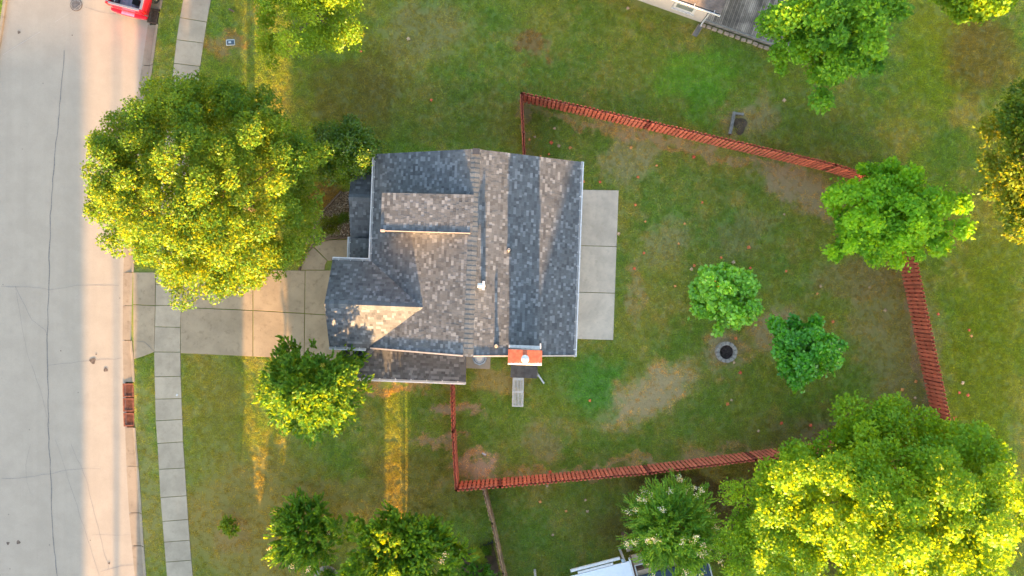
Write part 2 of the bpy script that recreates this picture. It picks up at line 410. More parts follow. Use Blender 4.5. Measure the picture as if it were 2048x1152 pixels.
def leaf_mat(name, trans=0.52, gloss=0.3, rough=0.45, ty=(2.6, 1.5, 0.30)):
    """leaf whose own colour comes from the 'col' attribute of its mesh"""
    m, nt = new_mat(name)
    c = nt.new('ShaderNodeAttribute', _attribute_name='col').outputs['Color']
    p = nt.new('ShaderNodeBsdfPrincipled', Base__Color=c, Roughness=rough)
    p.inputs['Specular IOR Level'].default_value = gloss
    t = nt.new('ShaderNodeBsdfTranslucent', Color=nt.mix(1.0, c, ty, 'MULTIPLY'))
    mx = nt.new('ShaderNodeMixShader', i0=trans, i1=p.outputs[0], i2=t.outputs[0])
    o = nt.new('ShaderNodeOutputMaterial'); nt.l.new(mx.outputs[0], o.inputs[0]); return m
M['leaf_gold'] = leaf_mat('leaf_gold', 0.52, 0.3, 0.45, (3.2, 1.55, 0.42)); M['leaf'] = leaf_mat('leaf'); M['glossy_leaf'] = leaf_mat('glossy_leaf', 0.35, 0.55, 0.3)
# ---------------------------------------------------------------- the setting: ground, road, kerb, pavement, drive
def xat(curve, y): return float(np.interp(y, [c[0] for c in curve], [c[1] for c in curve]))
GL = [(-200, 338), (-60, 312), (45, 294), (130, 282), (197, 271), (330, 256), (450, 248), (560, 244), (681, 243), (766, 245), (855, 248), (940, 251), (1027, 256), (1093, 261.5), (1150, 267), (1340, 289)]
KB = [(-200, 366), (-60, 337), (47, 317), (130, 306), (200, 297), (330, 281), (450, 272), (560, 267), (640, 265), (690, 264.5), (718, 268), (766, 270), (855, 271), (940, 278), (1027, 284), (1080, 287), (1152, 293), (1340, 315)]
SL = [(-200, 402), (0, 367), (60, 356), (140, 347), (250, 334), (400, 320), (570, 312), (640, 311), (705, 309), (770, 310), (840, 312), (880, 315), (930, 318), (990, 321), (1050, 326), (1110, 331), (1152, 334), (1340, 355)]
SR = [(-200, 459), (0, 422), (60, 411), (130, 401), (250, 386), (400, 371), (570, 364), (640, 361), (705, 361), (770, 362), (840, 365), (880, 366), (950, 371), (1000, 374), (1060, 378), (1110, 382), (1152, 385.5), (1340, 407)]
WE = [(-200, 42), (0, 12), (30, 8), (70, 2), (140, -10), (330, -27), (560, -39), (850, -36), (1150, -16), (1340, 6)]

ROAD_Z = -0.12
mb = MB(); mb.prism([(-400, -400), (400, -400), (400, 400), (-400, 400)], -0.9, -0.30)
tag(mb.build('ground', M['lawn']), kind='structure', label='grassy ground reaching beyond the lawns and street')
ys = list(range(-200, 1341, 20))
far_s = [at2(x, y) for x, y in ((-200, 1340),)]
mb = MB()
west = [at2(xat(WE, y), y) for y in ys]; east = [at2(xat(GL, y) + 3, y) for y in ys]
mb.prism(west[::1] + east[::-1], -0.4, ROAD_Z)
road = tag(mb.build('road', M['road']), kind='structure', label='pale grey street along the left side')
mb = MB()
kb = [at2(xat(KB, y) - 2, y) for y in ys]
mb.prism(kb + [(90, kb[-1][1]), (90, kb[0][1])], -0.3, -0.004)
lawn = tag(mb.build('lawn', M['lawn']), kind='structure', label='patchy green and straw coloured lawn')
mb = MB()
mb.prism([at2(xat(WE, y) - 6, y) for y in ys] + [(-90, at2(0, 1340)[1]), (-90, at2(0, -200)[1])], -0.3, 0.0)
tag(mb.build('verge', M['lawn']), kind='structure', label='strip of grass across the street')
mb = MB()
mb.prism([at2(xat(WE, y), y) for y in ys] + [at2(xat(WE, y) - 6, y) for y in ys[::-1]], -0.3, 0.015)
tag(mb.build('kerb', M['kerb']), kind='structure', label='concrete kerb on the far side of the street')

# marks on the road: sealed seams, hairline cracks, a scratch and oil spots, all thin sheets on the surface
def strip(pts_px, w, z, mat, name, parent, jit=0.0):
    P = [at2(x + random.uniform(-jit, jit), y + random.uniform(-jit, jit)) for x, y in densify(pts_px, 14)]
    mb = MB()
    L, Rr = [], []
    for i, p in enumerate(P):
        a = Vector(P[max(i - 1, 0)]); b = Vector(P[min(i + 1, len(P) - 1)]); d = (b - a).normalized(); nrm = Vector((-d.y, d.x))
        ww = w * random.uniform(0.6, 1.25) / 2
        L.append((p[0] + nrm.x * ww, p[1] + nrm.y * ww, z)); Rr.append((p[0] - nrm.x * ww, p[1] - nrm.y * ww, z))
    n = len(P); mb.add(L + Rr, [(i, i + 1, n + i + 1, n + i) for i in range(n - 1)])
    return mb.build(name, mat, parent)
zc = ROAD_Z + 0.004
for pts, w, k in [([(126, 100), (123, 150), (108, 300), (98, 430), (95, 560), (92, 665), (93, 740), (94, 850), (98, 950), (103, 1060), (112, 1160)], 0.045, 'crack'),
                  ([(0, 573), (50, 573), (95, 579), (150, 571), (235, 570)], 0.018, 'faint_crack'), ([(28, 572), (60, 640), (88, 660), (92, 675)], 0.018, 'faint_crack'),
                  ([(95, 732), (170, 722), (240, 717)], 0.02, 'faint_crack'), ([(0, 958), (50, 956), (100, 948), (140, 939), (200, 938)], 0.018, 'faint_crack'),
                  ([(28, 572), (50, 700), (80, 790), (96, 850)], 0.016, 'faint_crack'), ([(108, 880), (125, 930), (160, 1040), (195, 1152)], 0.016, 'faint_crack'),
                  ([(140, 890), (170, 960), (215, 1140)], 0.016, 'faint_crack'), ([(200, 1145), (240, 1134), (265, 1131)], 0.018, 'faint_crack'), ([(180, 1071), (258, 1072)], 0.014, 'faint_crack'),
                  ([(58, 890), (48, 930), (50, 965), (58, 990)], 0.014, 'faint_crack'), ([(165, 13), (215, 26), (268, 27)], 0.014, 'faint_crack')]:
    strip(pts, w, zc, M[k], 'crack', road, 1.2)
strip([(3, 108), (40, 85), (78, 62)], 0.02, zc + 0.002, M['scratch'], 'scratch', road)
strip([(108, 42), (150, 16)], 0.012, zc + 0.002, M['scratch'], 'scratch', road)
def blob(px, py, r, mat, name, parent, z, sq=1.0):
    c = at(px, py); k = CAM_H / FPX; mb = MB(); n = 18; ph = random.uniform(0, 6)
    pts = [(c[0] + math.cos(a) * r * k * (1 + .16 * math.sin(3 * a + ph) + .08 * math.sin(5 * a)), c[1] + sq * math.sin(a) * r * k * (1 + .16 * math.sin(3 * a + ph)), z) for a in [2 * math.pi * i / n for i in range(n)]]
    mb.poly(pts); return mb.build(name, mat, parent)
for px, py, r in ((183, 722, 6), (209, 740, 4.2), (190, 709, 1.5), (13, 1088, 3), (34, 1086, 4), (142, 69, 1.3), (119, 702, 1.2), (216, 1128, 2), (178, 1082, 1), (35, 63, 3)):
    blob(px, py, r, M['stain'], 'stain', road, zc + 0.004)

# kerb with gutter, cut into its cast lengths
kerb = tag(empty('kerb', at(270, 640, 0)), kind='structure', label='concrete kerb and gutter beside the grass')
def kerb_segment(y0, y1, flat=False):
    mb = MB(); n = max(2, int((y1 - y0) / 12)); cols = []
    for i in range(n + 1):
        y = y0 + (y1 - y0) * i / n
        g = xat(GL, y); b = xat(KB, y); f = b - 5.5
        if flat: prof = [(g, ROAD_Z - .1), (g, ROAD_Z + .008), (f - 4, ROAD_Z + .012), (b - 1, ROAD_Z + .06), (b - 1, ROAD_Z - .1)]
        else: prof = [(g, ROAD_Z - .1), (g, ROAD_Z + .008), (f - 2.5, ROAD_Z - .008), (f, ROAD_Z + .035), (f + 1.3, 0.010), (b, 0.022), (b, -.2)]
        cols.append([(*at2(x, y), z) for x, z in prof])
    m = len(cols[0]); v = [p for c in cols for p in c]; fs = []
    for i in range(n):
        for k in range(m - 1): fs.append((i * m + k, i * m + k + 1, (i + 1) * m + k + 1, (i + 1) * m + k))
    fs.append(tuple(range(m))); fs.append(tuple(n * m + k for k in range(m - 1, -1, -1)))
    mb.add(v, fs); mb.build('kerb_segment', M['kerb'], kerb)
cuts = [(-200, -110), (-109, -20), (-19, 17), (48, 129), (130.3, 214), (215.3, 300), (301, 390), (391, 470), (471, 544), (545, 611, True), (612, 680, True), (681.5, 764.5), (856, 933), (934, 1026.5), (1027.8, 1092.5), (1094, 1180), (1181, 1260), (1261, 1340)]
for c in cuts: kerb_segment(*c)

def slab_px(name, pts, z0, z1, mat, parent, crown=0.0):
    mb = MB(); mb.prism([at2(x, y) for x, y in pts], z0, z1); return mb.build(name, mat, parent, bevel=0.008)
side = tag(empty('sidewalk', at(336, 700, 0)), kind='structure', label='concrete pavement of square slabs along the street')
J = [-190, -145, -98, -50, -5, 40, 83, 130, 180, 232, 284, 336, 388, 438, 484, 527, 570, 611, 654, 704, 753, 797.5, 840, 885, 937, 993, 1040.5, 1082, 1122, 1170, 1222, 1275, 1330]
for a, b in zip(J[:-1], J[1:]):
    def pt(c, y, g):
        s = (xat(SL, y + 40) - xat(SL, y - 40)) / 80.0
        mid = (xat(SL, y) + xat(SR, y)) / 2; x = xat(c, y); yy = y - s * (x - mid) + g
        return (xat(c, yy), yy)
    slab_px('slab', [pt(SL, a, .6), pt(SR, a, .6), pt(SR, b, -.6), pt(SL, b, -.6)], -.1, 0.030 + random.uniform(-.004, .004), M['concrete'], side)

drive = tag(empty('driveway', at(480, 640, 0)), kind='structure', label='stained concrete drive from the street to the garage')
gj = 0.55
for pts in ([(267, 545), (311, 545), (310.4, 610.5), (267, 608.5)], [(267, 610), (310.4, 612), (309, 703.5), (285, 713), (268, 718)],
            [(365, 541), (505.5, 541), (505.5, 620), (362, 614)], [(507, 541), (610, 541), (609, 626), (507, 620)], [(611.3, 541), (690, 541), (690, 631), (610.3, 626.5)],
            [(362, 615.5), (505.5, 621.5), (505.5, 712.5), (362, 706)], [(507, 621.5), (609, 627.7), (608, 717), (507, 712.6)], [(610.3, 628), (690, 632.5), (690, 722), (609.3, 717)]):
    slab_px('slab', pts, -.1, 0.031 + random.uniform(-.004, .004), M['drive'], drive)
strip([(274, 682), (290, 684), (300, 693), (308, 703)], 0.02, 0.043, M['crack'], 'crack', drive, .5)
strip([(385, 593), (388, 613)], 0.02, 0.043, M['crack'], 'crack', drive, .5)

M['rust_stain'] = mottled('rust_stain', (0.30, 0.15, 0.07), 0.35, 10, 60, 0.9)
strip([(266, 548), (266.5, 580), (264, 625), (263.5, 670), (264, 690)], 0.06, ROAD_Z + .066, M['rust_stain'], 'stain', kerb, .5)
walk = tag(empty('front_path', at(645, 510, 0)), kind='structure', label='curved concrete front path by the garage corner')
slab_px('slab', [(602, 539.5), (606, 523), (614, 508), (627, 495), (654.5, 521.5), (650, 530), (649, 539.5)], -.1, .028, M['drive'], walk)
slab_px('slab', [(628.5, 493.6), (642, 485), (660, 480), (686, 479.5), (712, 479.5), (712, 521), (656, 521)], -.1, .030, M['drive'], walk)
edge_px = smooth_curve([(599, 541), (603, 522), (612, 505), (626, 491), (643, 481.5), (662, 476.5), (688, 475.5), (712, 475.5)], 4)
mb = MB()
for a, b in zip(edge_px[:-1], edge_px[1:]): mb.bar(at(*a, .03), at(*b, .03), .10, .12)
mb.build('edging', M['brown_timber'], walk)

pat = tag(empty('patio', at(1190, 530, 0)), kind='structure', label='pale concrete patio behind the house')
def lerp2(a, b, t): return (a[0] + (b[0] - a[0]) * t, a[1] + (b[1] - a[1]) * t)
pl, pr, ql, qr = (1120, 379), (1237, 381), (1110, 676), (1226, 680)
for t0, t1 in ((0, .373), (.377, .685), (.689, 1.0)):
    slab_px('slab', [lerp2(pl, ql, t0), lerp2(pr, qr, t0), lerp2(pr, qr, t1), lerp2(pl, ql, t1)], -.1, .05, M['patio'], pat)

BED = [(643, 428), (684, 384), (714, 384), (714, 474), (660, 475), (640, 481), (624, 489), (612, 488), (620, 468), (630, 450)]
mb = MB(); mb.prism([at2(*p) for p in BED], -.1, .004)
bed = tag(mb.build('planting_bed', M['soil']), kind='structure', label='bed of tan wood chips by the front path')
def in_poly(P, poly):
    x, y = P[:, 0], P[:, 1]; ins = np.zeros(len(P), bool); n = len(poly)
    for i in range(n):
        x0, y0 = poly[i]; x1, y1 = poly[(i + 1) % n]
        c = ((y0 > y) != (y1 > y))
        with np.errstate(divide='ignore', invalid='ignore'): ins ^= c & (x < (x1 - x0) * (y - y0) / (y1 - y0 + 1e-12) + x0)
    return ins

def leaf_mesh(name, P, T, N, L, W, C, mat, parent=None, fold=0.18, shape=4):
    """leaf blades: centres P, long axis T, normal N, length L, width W, colour C (per leaf)"""
    n = len(P); T = T / (np.linalg.norm(T, axis=1, keepdims=True) + 1e-9)
    B = np.cross(N, T); B /= (np.linalg.norm(B, axis=1, keepdims=True) + 1e-9); N = np.cross(T, B)
    L = np.broadcast_to(L, (n,))[:, None]; W = np.broadcast_to(W, (n,))[:, None]
    V = np.empty((n, 4, 3)); V[:, 0] = P - T * L * .5; V[:, 1] = P + B * W * .5 + N * W * fold - T * L * .02; V[:, 2] = P + T * L * .5; V[:, 3] = P - B * W * .5 + N * W * fold - T * L * .02
    off = wloc(parent) if parent is not None else Vector((0, 0, 0))
    V = V.reshape(-1, 3) - np.array(off)
    me = bpy.data.meshes.new(name); me.vertices.add(4 * n); me.loops.add(4 * n); me.polygons.add(n)
    me.vertices.foreach_set('co', V.ravel().astype(np.float32)); me.loops.foreach_set('vertex_index', np.arange(4 * n, dtype=np.int32))
    me.polygons.foreach_set('loop_start', np.arange(0, 4 * n, 4, dtype=np.int32))
    a = me.attributes.new('col', 'FLOAT_COLOR', 'FACE')
    a.data.foreach_set('color', np.concatenate([C, np.ones((n, 1))], 1).ravel().astype(np.float32))
    me.update(calc_edges=True)
    return link_mesh(name, me, mat, parent)

# wood chips strewn over the bed
bp = [at2(*p) for p in BED]; bx = [p[0] for p in bp]; by = [p[1] for p in bp]
Pc = np.stack([rng.uniform(min(bx), max(bx), 5200), rng.uniform(min(by), max(by), 5200)], 1); Pc = Pc[in_poly(Pc, bp)]
n = len(Pc); Pc = np.concatenate([Pc, rng.uniform(.01, .045, (n, 1))], 1)
cc = np.array([(0.42, 0.29, 0.19), (0.30, 0.19, 0.11), (0.55, 0.42, 0.30), (0.20, 0.12, 0.07)])[rng.integers(0, 4, n)] * rng.uniform(.75, 1.1, (n, 1))
chips_mat = leaf_mat('wood_chip', 0.0, 0.2, 0.8)
o = leaf_mesh('wood_chips', Pc, rng.normal(size=(n, 3)) * (1, 1, .25), rng.normal(size=(n, 3)) * .35 + (0, 0, 1), rng.uniform(.06, .14, n), rng.uniform(.03, .06, n), cc, chips_mat)
tag(o, 'tan wood chips covering the planting bed', kind='stuff')

# ---------------------------------------------------------------- the house
TH = -0.038; HO = (-1.85, -2.90); CT, ST = math.cos(TH), math.sin(TH)
def W(X, Y, z): return (HO[0] + CT * X - ST * Y, HO[1] + ST * X + CT * Y, z)
def LOC(px, py, z):
    x, y, _ = at(px, py, z); x -= HO[0]; y -= HO[1]
    return (CT * x + ST * y, -ST * x + CT * y)
house = tag(empty('house', W(0, 4, 0)), 'house with a shingled gable roof, front garage and rusty capped chimney', 'house')
HW, LEN, ZR, ZE = 4.63, 8.75, 5.40, 3.06
PM = (ZR - ZE) / HW
DX, GY, GH = -2.10, 1.98, 1.96; GZ = ZR + DX * PM; GP = (GZ - ZE) / GH; GX = -6.36
z_e = lambda x, y: ZR - PM * x
z_w = lambda x, y: ZR + PM * x
z_gn = lambda x, y: GZ - GP * (y - GY)
z_gs = lambda x, y: GZ + GP * (y - GY)
DP = 0.14; DW, DY0, DY1 = -3.96, 5.22, 6.82
z_d = lambda x, y: ZR + 0.02 + DP * x
PX0, PYC, PH, PZ, PP = -5.78, 6.78, 1.80, 2.92, 0.40
z_pn = lambda x, y: PZ - PP * (y - PYC)
z_ps = lambda x, y: PZ + PP * (y - PYC)
z_pw = lambda x, y: 2.2 + 0.30 * (x - PX0)
LY1, LY0, LX0, LX1, LZ, LP = 0.16, -1.42, -5.95, -0.22, 2.74, 0.28
z_ls = lambda x, y: LZ - LP * (LY1 - y)
z_lw = lambda x, y: LZ - LP * (LY1 - LY0) + LP * (x - LX0)
LD = LY1 - LY0

def clip(poly, conv):
    """Sutherland-Hodgman against a counter-clockwise convex outline"""
    out = poly
    for i in range(len(conv)):
        a, b = conv[i], conv[(i + 1) % len(conv)]; src = out; out = []
        side_ = lambda p: (b[0] - a[0]) * (p[1] - a[1]) - (b[1] - a[1]) * (p[0] - a[0])
        for j in range(len(src)):
            p, q = src[j], src[(j + 1) % len(src)]; sp, sq = side_(p), side_(q)
            if sp >= 0: out.append(p)
            if (sp > 0 > sq) or (sp < 0 < sq):
                t = sp / (sp - sq); out.append((p[0] + (q[0] - p[0]) * t, p[1] + (q[1] - p[1]) * t))
        if not out: return []
    return out
def ccw(p):
    a = sum(p[i][0] * p[(i + 1) % len(p)][1] - p[(i + 1) % len(p)][0] * p[i][1] for i in range(len(p)))
    return p if a > 0 else p[::-1]

PIECES = []
def lay(mb, rnd, polys, zf, down, pitch, pick=False):
    polys = [ccw(p) for p in polys]; ax = (-down[1], down[0]); cw = 0.125 * math.cos(math.atan(pitch))
    S = [p[0] * down[0] + p[1] * down[1] for q in polys for p in q]; T = [p[0] * ax[0] + p[1] * ax[1] for q in polys for p in q]
    s = math.floor(min(S) / cw) * cw
    while s < max(S):
        t = min(T) - random.uniform(0, .25)
        while t < max(T):
            w = random.choice((.09, .11, .13, .15, .17, .21)); r = random.random(); lift = random.choice((0, 0, .002, .004))
            rect = [(s, t), (s + cw, t), (s + cw, t + w - .004), (s, t + w - .004)]
            rc = ccw([(down[0] * a + ax[0] * b, down[1] * a + ax[1] * b) for a, b in rect])
            for q in polys:
                c = clip(rc, q)
                if len(c) < 3: continue
                ar = abs(sum(c[i][0] * c[(i + 1) % len(c)][1] - c[(i + 1) % len(c)][0] * c[i][1] for i in range(len(c)))) / 2
                if ar < 4e-4: continue
                if pick and ar > 0.985 * cw * (w - .004):
                    PIECES.append((s, t, w, lift, cw)); continue
                k = len(c)
                top = [W(p[0], p[1], zf(*p) + .006 + lift + .014 * ((p[0] * down[0] + p[1] * down[1]) - s) / cw) for p in c]
                bot = [W(p[0], p[1], zf(*p) - .004) for p in c]
                mb.add(top + bot, [tuple(range(k))] + [(i, k + i, k + (i + 1) % k, (i + 1) % k) for i in range(k)])
                rnd += [r] * (k + 1)
            t += w
        s += cw

def roof_part(name, faces, thick=.13):
    """faces: (convex polygons, height function, downhill, pitch) -> deck mesh; shingles are its sub-part"""
    mb = MB()
    for polys, zf, dn, pt_ in faces:
        for p in polys:
            p = ccw(p); k = len(p)
            v = [W(x, y, zf(x, y)) for x, y in p] + [W(x, y, zf(x, y) - thick) for x, y in p]
            mb.add(v, [tuple(range(k)), tuple(range(2 * k - 1, k - 1, -1))] + [(i, k + i, k + (i + 1) % k, (i + 1) % k) for i in range(k)])
    return mb.build(name, M['roof_deck'], house)

def ridge_caps(parent, a, b, p_left, p_right, half=.20, step=.205):
    """folded caps along the ridge a->b (local X, Y, z); p_* = drop per metre on either side"""
    A = Vector(W(*a)); B = Vector(W(*b)); d = (B - A); L = d.length; d.normalize(); sd = Vector((0, 0, 1)).cross(d).normalized()
    n = int(L / step); me = None
    for i in range(n):
        if me is None:
            v = []
            for q, lift in ((0, .026), (step * 1.12, .018)):
                for s_, pr in ((half, p_left), (0, 0), (-half, p_right)):
                    v.append((q, s_, -abs(s_) * pr + lift))
            v += [(x, y, z - .016) for x, y, z in v]
            me = bpy.data.meshes.new('ridge_cap')
            me.from_pydata(v, [], [(0, 1, 4, 3), (1, 2, 5, 4), (6, 9, 10, 7), (7, 10, 11, 8), (0, 6, 7, 1), (1, 7, 8, 2), (3, 4, 10, 9), (4, 5, 11, 10), (0, 3, 9, 6), (2, 8, 11, 5)])
        p = A + d * (i * step)
        o = link_mesh('ridge_cap', me, M['cap_shingle'], parent)
        rot = Matrix((d, sd, d.cross(sd))).transposed().to_4x4()
        if d.z < 0 or d.z > 0: rot = Matrix((d, sd, d.cross(sd))).transposed().to_4x4()
        o.matrix_basis = Matrix.Translation(p - wloc(parent)) @ rot

# main roof
E_ = [[(0, 0), (HW, 0), (HW, LEN), (0, LEN)]]
A_, D_, F_ = (-HW, GY + GH), (DX, GY), (-HW, GY - GH)
W_ = [[(-HW, DY1), (0, DY1), (0, LEN), (-HW, LEN)], [(-HW, DY0), (DW, DY0), (DW, DY1), (-HW, DY1)], [A_, (0, A_[1]), (0, DY0), (-HW, DY0)],
      [A_, D_, (0, GY), (0, A_[1])], [D_, F_, (0, F_[1]), (0, GY)], ]
Ddeck = [[(DW, DY0), (0, DY0), (0, DY1), (DW, DY1)]]
GNp = [[(GX, GY), D_, A_, (GX, GY + GH)]]; GSp = [[(GX, GY - GH), F_, D_, (GX, GY)]]
roof = roof_part('roof', [(E_, z_e, (1, 0), PM), (W_, z_w, (-1, 0), PM), (GNp, z_gn, (0, 1), GP), (GSp, z_gs, (0, -1), GP)])
mb = MB(); rnd = []
lay(mb, rnd, E_, z_e, (1, 0), PM, pick=True)
pick = sorted(PIECES, key=lambda q: (-q[2], random.random()))[:300]; pk = set(pick)
vmesh = {}
for q in PIECES:
    s, t, w, lift, cw = q
    dn, ax = (1, 0), (0, 1)
    if q in pk:
        key = (w, lift)
        if key not in vmesh:
            v = []
            for a, h in ((0, .006 + lift), (cw, .020 + lift)):
                for b in (0, w - .004): v.append((a, b, -PM * a + h))
            v += [(x, y, -PM * x - .004) for x, y, z in v]
            me = bpy.data.meshes.new('shingle')
            me.from_pydata(v, [], [(0, 2, 3, 1), (0, 4, 6, 2), (2, 6, 7, 3), (3, 7, 5, 1), (1, 5, 4, 0)]); me.materials.append(M['shingle_piece']); vmesh[key] = me
        o = link_mesh('shingle', vmesh[key], None, roof)
        o.matrix_basis = Matrix.Translation(Vector(W(s, t, z_e(s, t))) - wloc(roof)) @ Matrix.Rotation(TH, 4, 'Z')
    else:
        r = random.random(); c = [(s, t), (s + cw, t), (s + cw, t + w - .004), (s, t + w - .004)]
        top = [W(p[0], p[1], z_e(*p) + .006 + lift + .014 * (p[0] - s) / cw) for p in c]; bot = [W(p[0], p[1], z_e(*p) - .004) for p in c]
        mb.add(top + bot, [(0, 1, 2, 3)] + [(i, 4 + i, 4 + (i + 1) % 4, (i + 1) % 4) for i in range(4)]); rnd += [r] * 5
lay(mb, rnd, W_, z_w, (-1, 0), PM); lay(mb, rnd, GNp, z_gn, (0, 1), GP); lay(mb, rnd, GSp, z_gs, (0, -1), GP)
tag(mb.build('shingle_field', M['shingle'], roof, attr=rnd), kind='stuff')
ridge_caps(roof, (0, LEN, ZR + .01), (0, 0, ZR + .01), PM, PM, .20)
ridge_caps(roof, (GX, GY, GZ + .01), (DX + .1, GY, GZ + .01), GP, GP, .18)
mb = MB(); mb.box(W(.02, LEN - .12, ZR + .05), (.30, .26, .05), TH); mb.build('ridge_end', M['pipe_boot'], roof)
def rake(X0, z0, X1, z1, Y, nm='rake_trim', h=.055):
    mb = MB(); mb.bar(W(X0, Y, z0), W(X1, Y, z1), .06, h); mb.build(nm, M['pipe_tan'], roof)
rake(.22, z_e(.22, 0) + .035, HW, ZE + .035, .035); rake(-.22, z_w(-.22, 0) + .035, -4.5, z_w(-4.5, 0) + .035, .035)
# dormer: low-pitched roof running out from the ridge over a small white wall
dorm = roof_part('dormer', [(Ddeck, z_d, (-1, 0), DP)], .16)
mb = MB(); rnd = []; lay(mb, rnd, Ddeck, z_d, (-1, 0), DP); tag(mb.build('shingle_field', M['shingle'], dorm, attr=rnd), kind='stuff')
mb = MB(); q = ccw([(DW + .12, DY0 + .06), (-.35, DY0 + .06), (-.35, DY1 - .06), (DW + .12, DY1 - .06)])
v = [W(x, y, z_w(x, y) - .05) for x, y in q] + [W(x, y, z_d(x, y) - .165) for x, y in q]
mb.add(v, [(0, 1, 5, 4), (1, 2, 6, 5), (2, 3, 7, 6), (3, 0, 4, 7)]); mb.build('wall', M['siding'], dorm)
mb = MB(); mb.bar(W(DW, DY0 - .02, z_d(DW, 0) + .01), W(-.1, DY0 - .02, ZR + .015), .03, .07); mb.bar(W(DW + .02, DY0 - .02, z_d(DW, 0) + .03), W(DW + .18, DY0 - .02, z_d(DW + .16, 0) + .035), .10, .12)
mb.build('trim', M['pipe_tan'], dorm)

# porch, lean-to and chimney shoulder roofs
PNp = [[(PX0, PYC), (-HW + .25, PYC), (-HW + .25, PYC + PH), (PX0, PYC + PH)]]; PSp = [[(PX0, PYC - PH), (-HW + .25, PYC - PH), (-HW + .25, PYC), (PX0, PYC)]]
PWp = [[(PX0, GY + GH - .1), (-HW + .25, GY + GH - .1), (-HW + .25, PYC - PH), (PX0, PYC - PH)]]
porch = roof_part('porch_roof', [(PNp, z_pn, (0, 1), PP), (PSp, z_ps, (0, -1), PP), (PWp, z_pw, (-1, 0), .3)], .14)
mb = MB(); rnd = []; lay(mb, rnd, PNp, z_pn, (0, 1), PP); lay(mb, rnd, PSp, z_ps, (0, -1), PP); lay(mb, rnd, PWp, z_pw, (-1, 0), .3)
tag(mb.build('shingle_field', M['shingle'], porch, attr=rnd), kind='stuff')
ridge_caps(porch, (PX0, PYC, PZ + .01), (-HW - .02, PYC, PZ + .01), PP, PP, .17)
LSp = [[(LX0, LY0), (LX1, LY0), (LX1, LY1), (LX0 + LD, LY1)]]; LWp = [[(LX0, LY0), (LX0 + LD, LY1), (LX0, LY1)]]
lean = roof_part('side_roof', [(LSp, z_ls, (0, -1), LP), (LWp, z_lw, (-1, 0), LP)], .14)
mb = MB(); rnd = []; lay(mb, rnd, LSp, z_ls, (0, -1), LP); lay(mb, rnd, LWp, z_lw, (-1, 0), LP)
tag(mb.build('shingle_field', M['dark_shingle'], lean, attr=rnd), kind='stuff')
ridge_caps(lean, (LX0, LY0, z_ls(0, LY0) + .01), (LX0 + LD, LY1, LZ + .01), LP * .7, LP * .7, .16)

# walls
mb = MB()
def wall_prism(poly, zf, drop=.14):
    p = ccw(poly); k = len(p); v = [W(x, y, -.2) for x, y in p] + [W(x, y, zf(x, y) - drop) for x, y in p]
    mb.add(v, [tuple(range(k, 2 * k))] + [(i, (i + 1) % k, k + (i + 1) % k, k + i) for i in range(k)])
wall_prism([(0, .32), (4.25, .32), (4.25, 8.42), (0, 8.42)], z_e); wall_prism([(-4.25, .32), (0, .32), (0, 8.42), (-4.25, 8.42)], z_w)
wall_prism([(-6.05, .34), (-4.24, .34), (-4.24, GY), (-6.05, GY)], z_gs); wall_prism([(-6.05, GY), (-4.24, GY), (-4.24, 3.62), (-6.05, 3.62)], z_gn)
wall_prism([(-5.55, -1.1), (-.45, -1.1), (-.45, .33), (-5.55, .33)], lambda x, y: min(z_ls(x, y), 3), .15)
mb.build('wall', M['siding'], house)
mb = MB()
for k in range(4): mb.box(W(-6.075, GY, .28 + .53 * k), (.05, 2.7, .51), TH)
mb.build('garage_door', M['white_trim'], house)
for yy in (PYC - 1.6, PYC, PYC + 1.6):
    mb = MB(); mb.box(W(PX0 + .2, yy, 1.05), (.14, .14, 2.1), TH); mb.build('porch_post', M['white_trim'], house)
mb = MB(); mb.prism([W(*p, 0)[:2] for p in ((PX0 + .05, GY + GH), (-4.26, GY + GH), (-4.26, 8.4), (PX0 + .05, 8.4))], -.1, .12); mb.build('porch_floor', M['concrete'], house)

def gutter(a, b, out, hang=.62):
    """white channel along a->b (local), 'out' = outward unit direction"""
    A = Vector(W(*a)); B = Vector(W(*b)); o2 = Vector(W(*out, 0)) - Vector(W(0, 0, 0)); o2.normalize()
    mb = MB(); mb.bar(A + o2 * .095, B + o2 * .095, .058, .11); mb.bar(A + o2 * .045 - Vector((0, 0, .10)), B + o2 * .045 - Vector((0, 0, .10)), .10, .012)
    mb.bar(A + o2 * .01, B + o2 * .01, .012, .10)
    d = (B - A).normalized(); mb.bar(A - d * .0, A + o2 * .10, .02, .11); mb.bar(B, B + o2 * .10, .02, .11)
    g = mb.build('gutter', M['white_trim'], house)
    mb = MB(); L = (B - A).length; n = max(1, int(L / hang))
    for i in range(n):
        p = A + d * (i + .5) * L / n + Vector((0, 0, .045)); mb.bar(p - o2 * .03, p + o2 * .115, .045, .012)
    mb.build('hanger', M['white_trim'], g)
gz = .02
gutter((-HW, A_[1], ZE - gz), (-HW, LEN, ZE - gz), (-1, 0)); gutter((HW, 0, ZE - gz), (HW, LEN, ZE - gz), (1, 0))
gutter((GX, GY + GH, ZE - gz), (-HW - .12, GY + GH, ZE - gz), (0, 1), .5); gutter((GX, GY - GH, ZE - gz), (-HW - .1, GY - GH, ZE - gz), (0, -1), .5)
gutter((LX0, LY0, z_ls(0, LY0) - gz), (LX1, LY0, z_ls(0, LY0) - gz), (0, -1), .65)
gutter((PX0, PYC + PH, z_pn(0, PYC + PH) - gz), (PX0 + .75, PYC + PH, z_pn(0, PYC + PH) - gz), (0, 1), .4)
gutter((PX0, PYC + PH - .35, z_pn(0, PYC + PH) - gz), (PX0, PYC + PH + .1, z_pn(0, PYC + PH) - gz), (-1, 0), .3)
gutter((PX0, GY + GH + .1, 2.18), (PX0, PYC - PH + .05, 2.18), (-1, 0), .4)

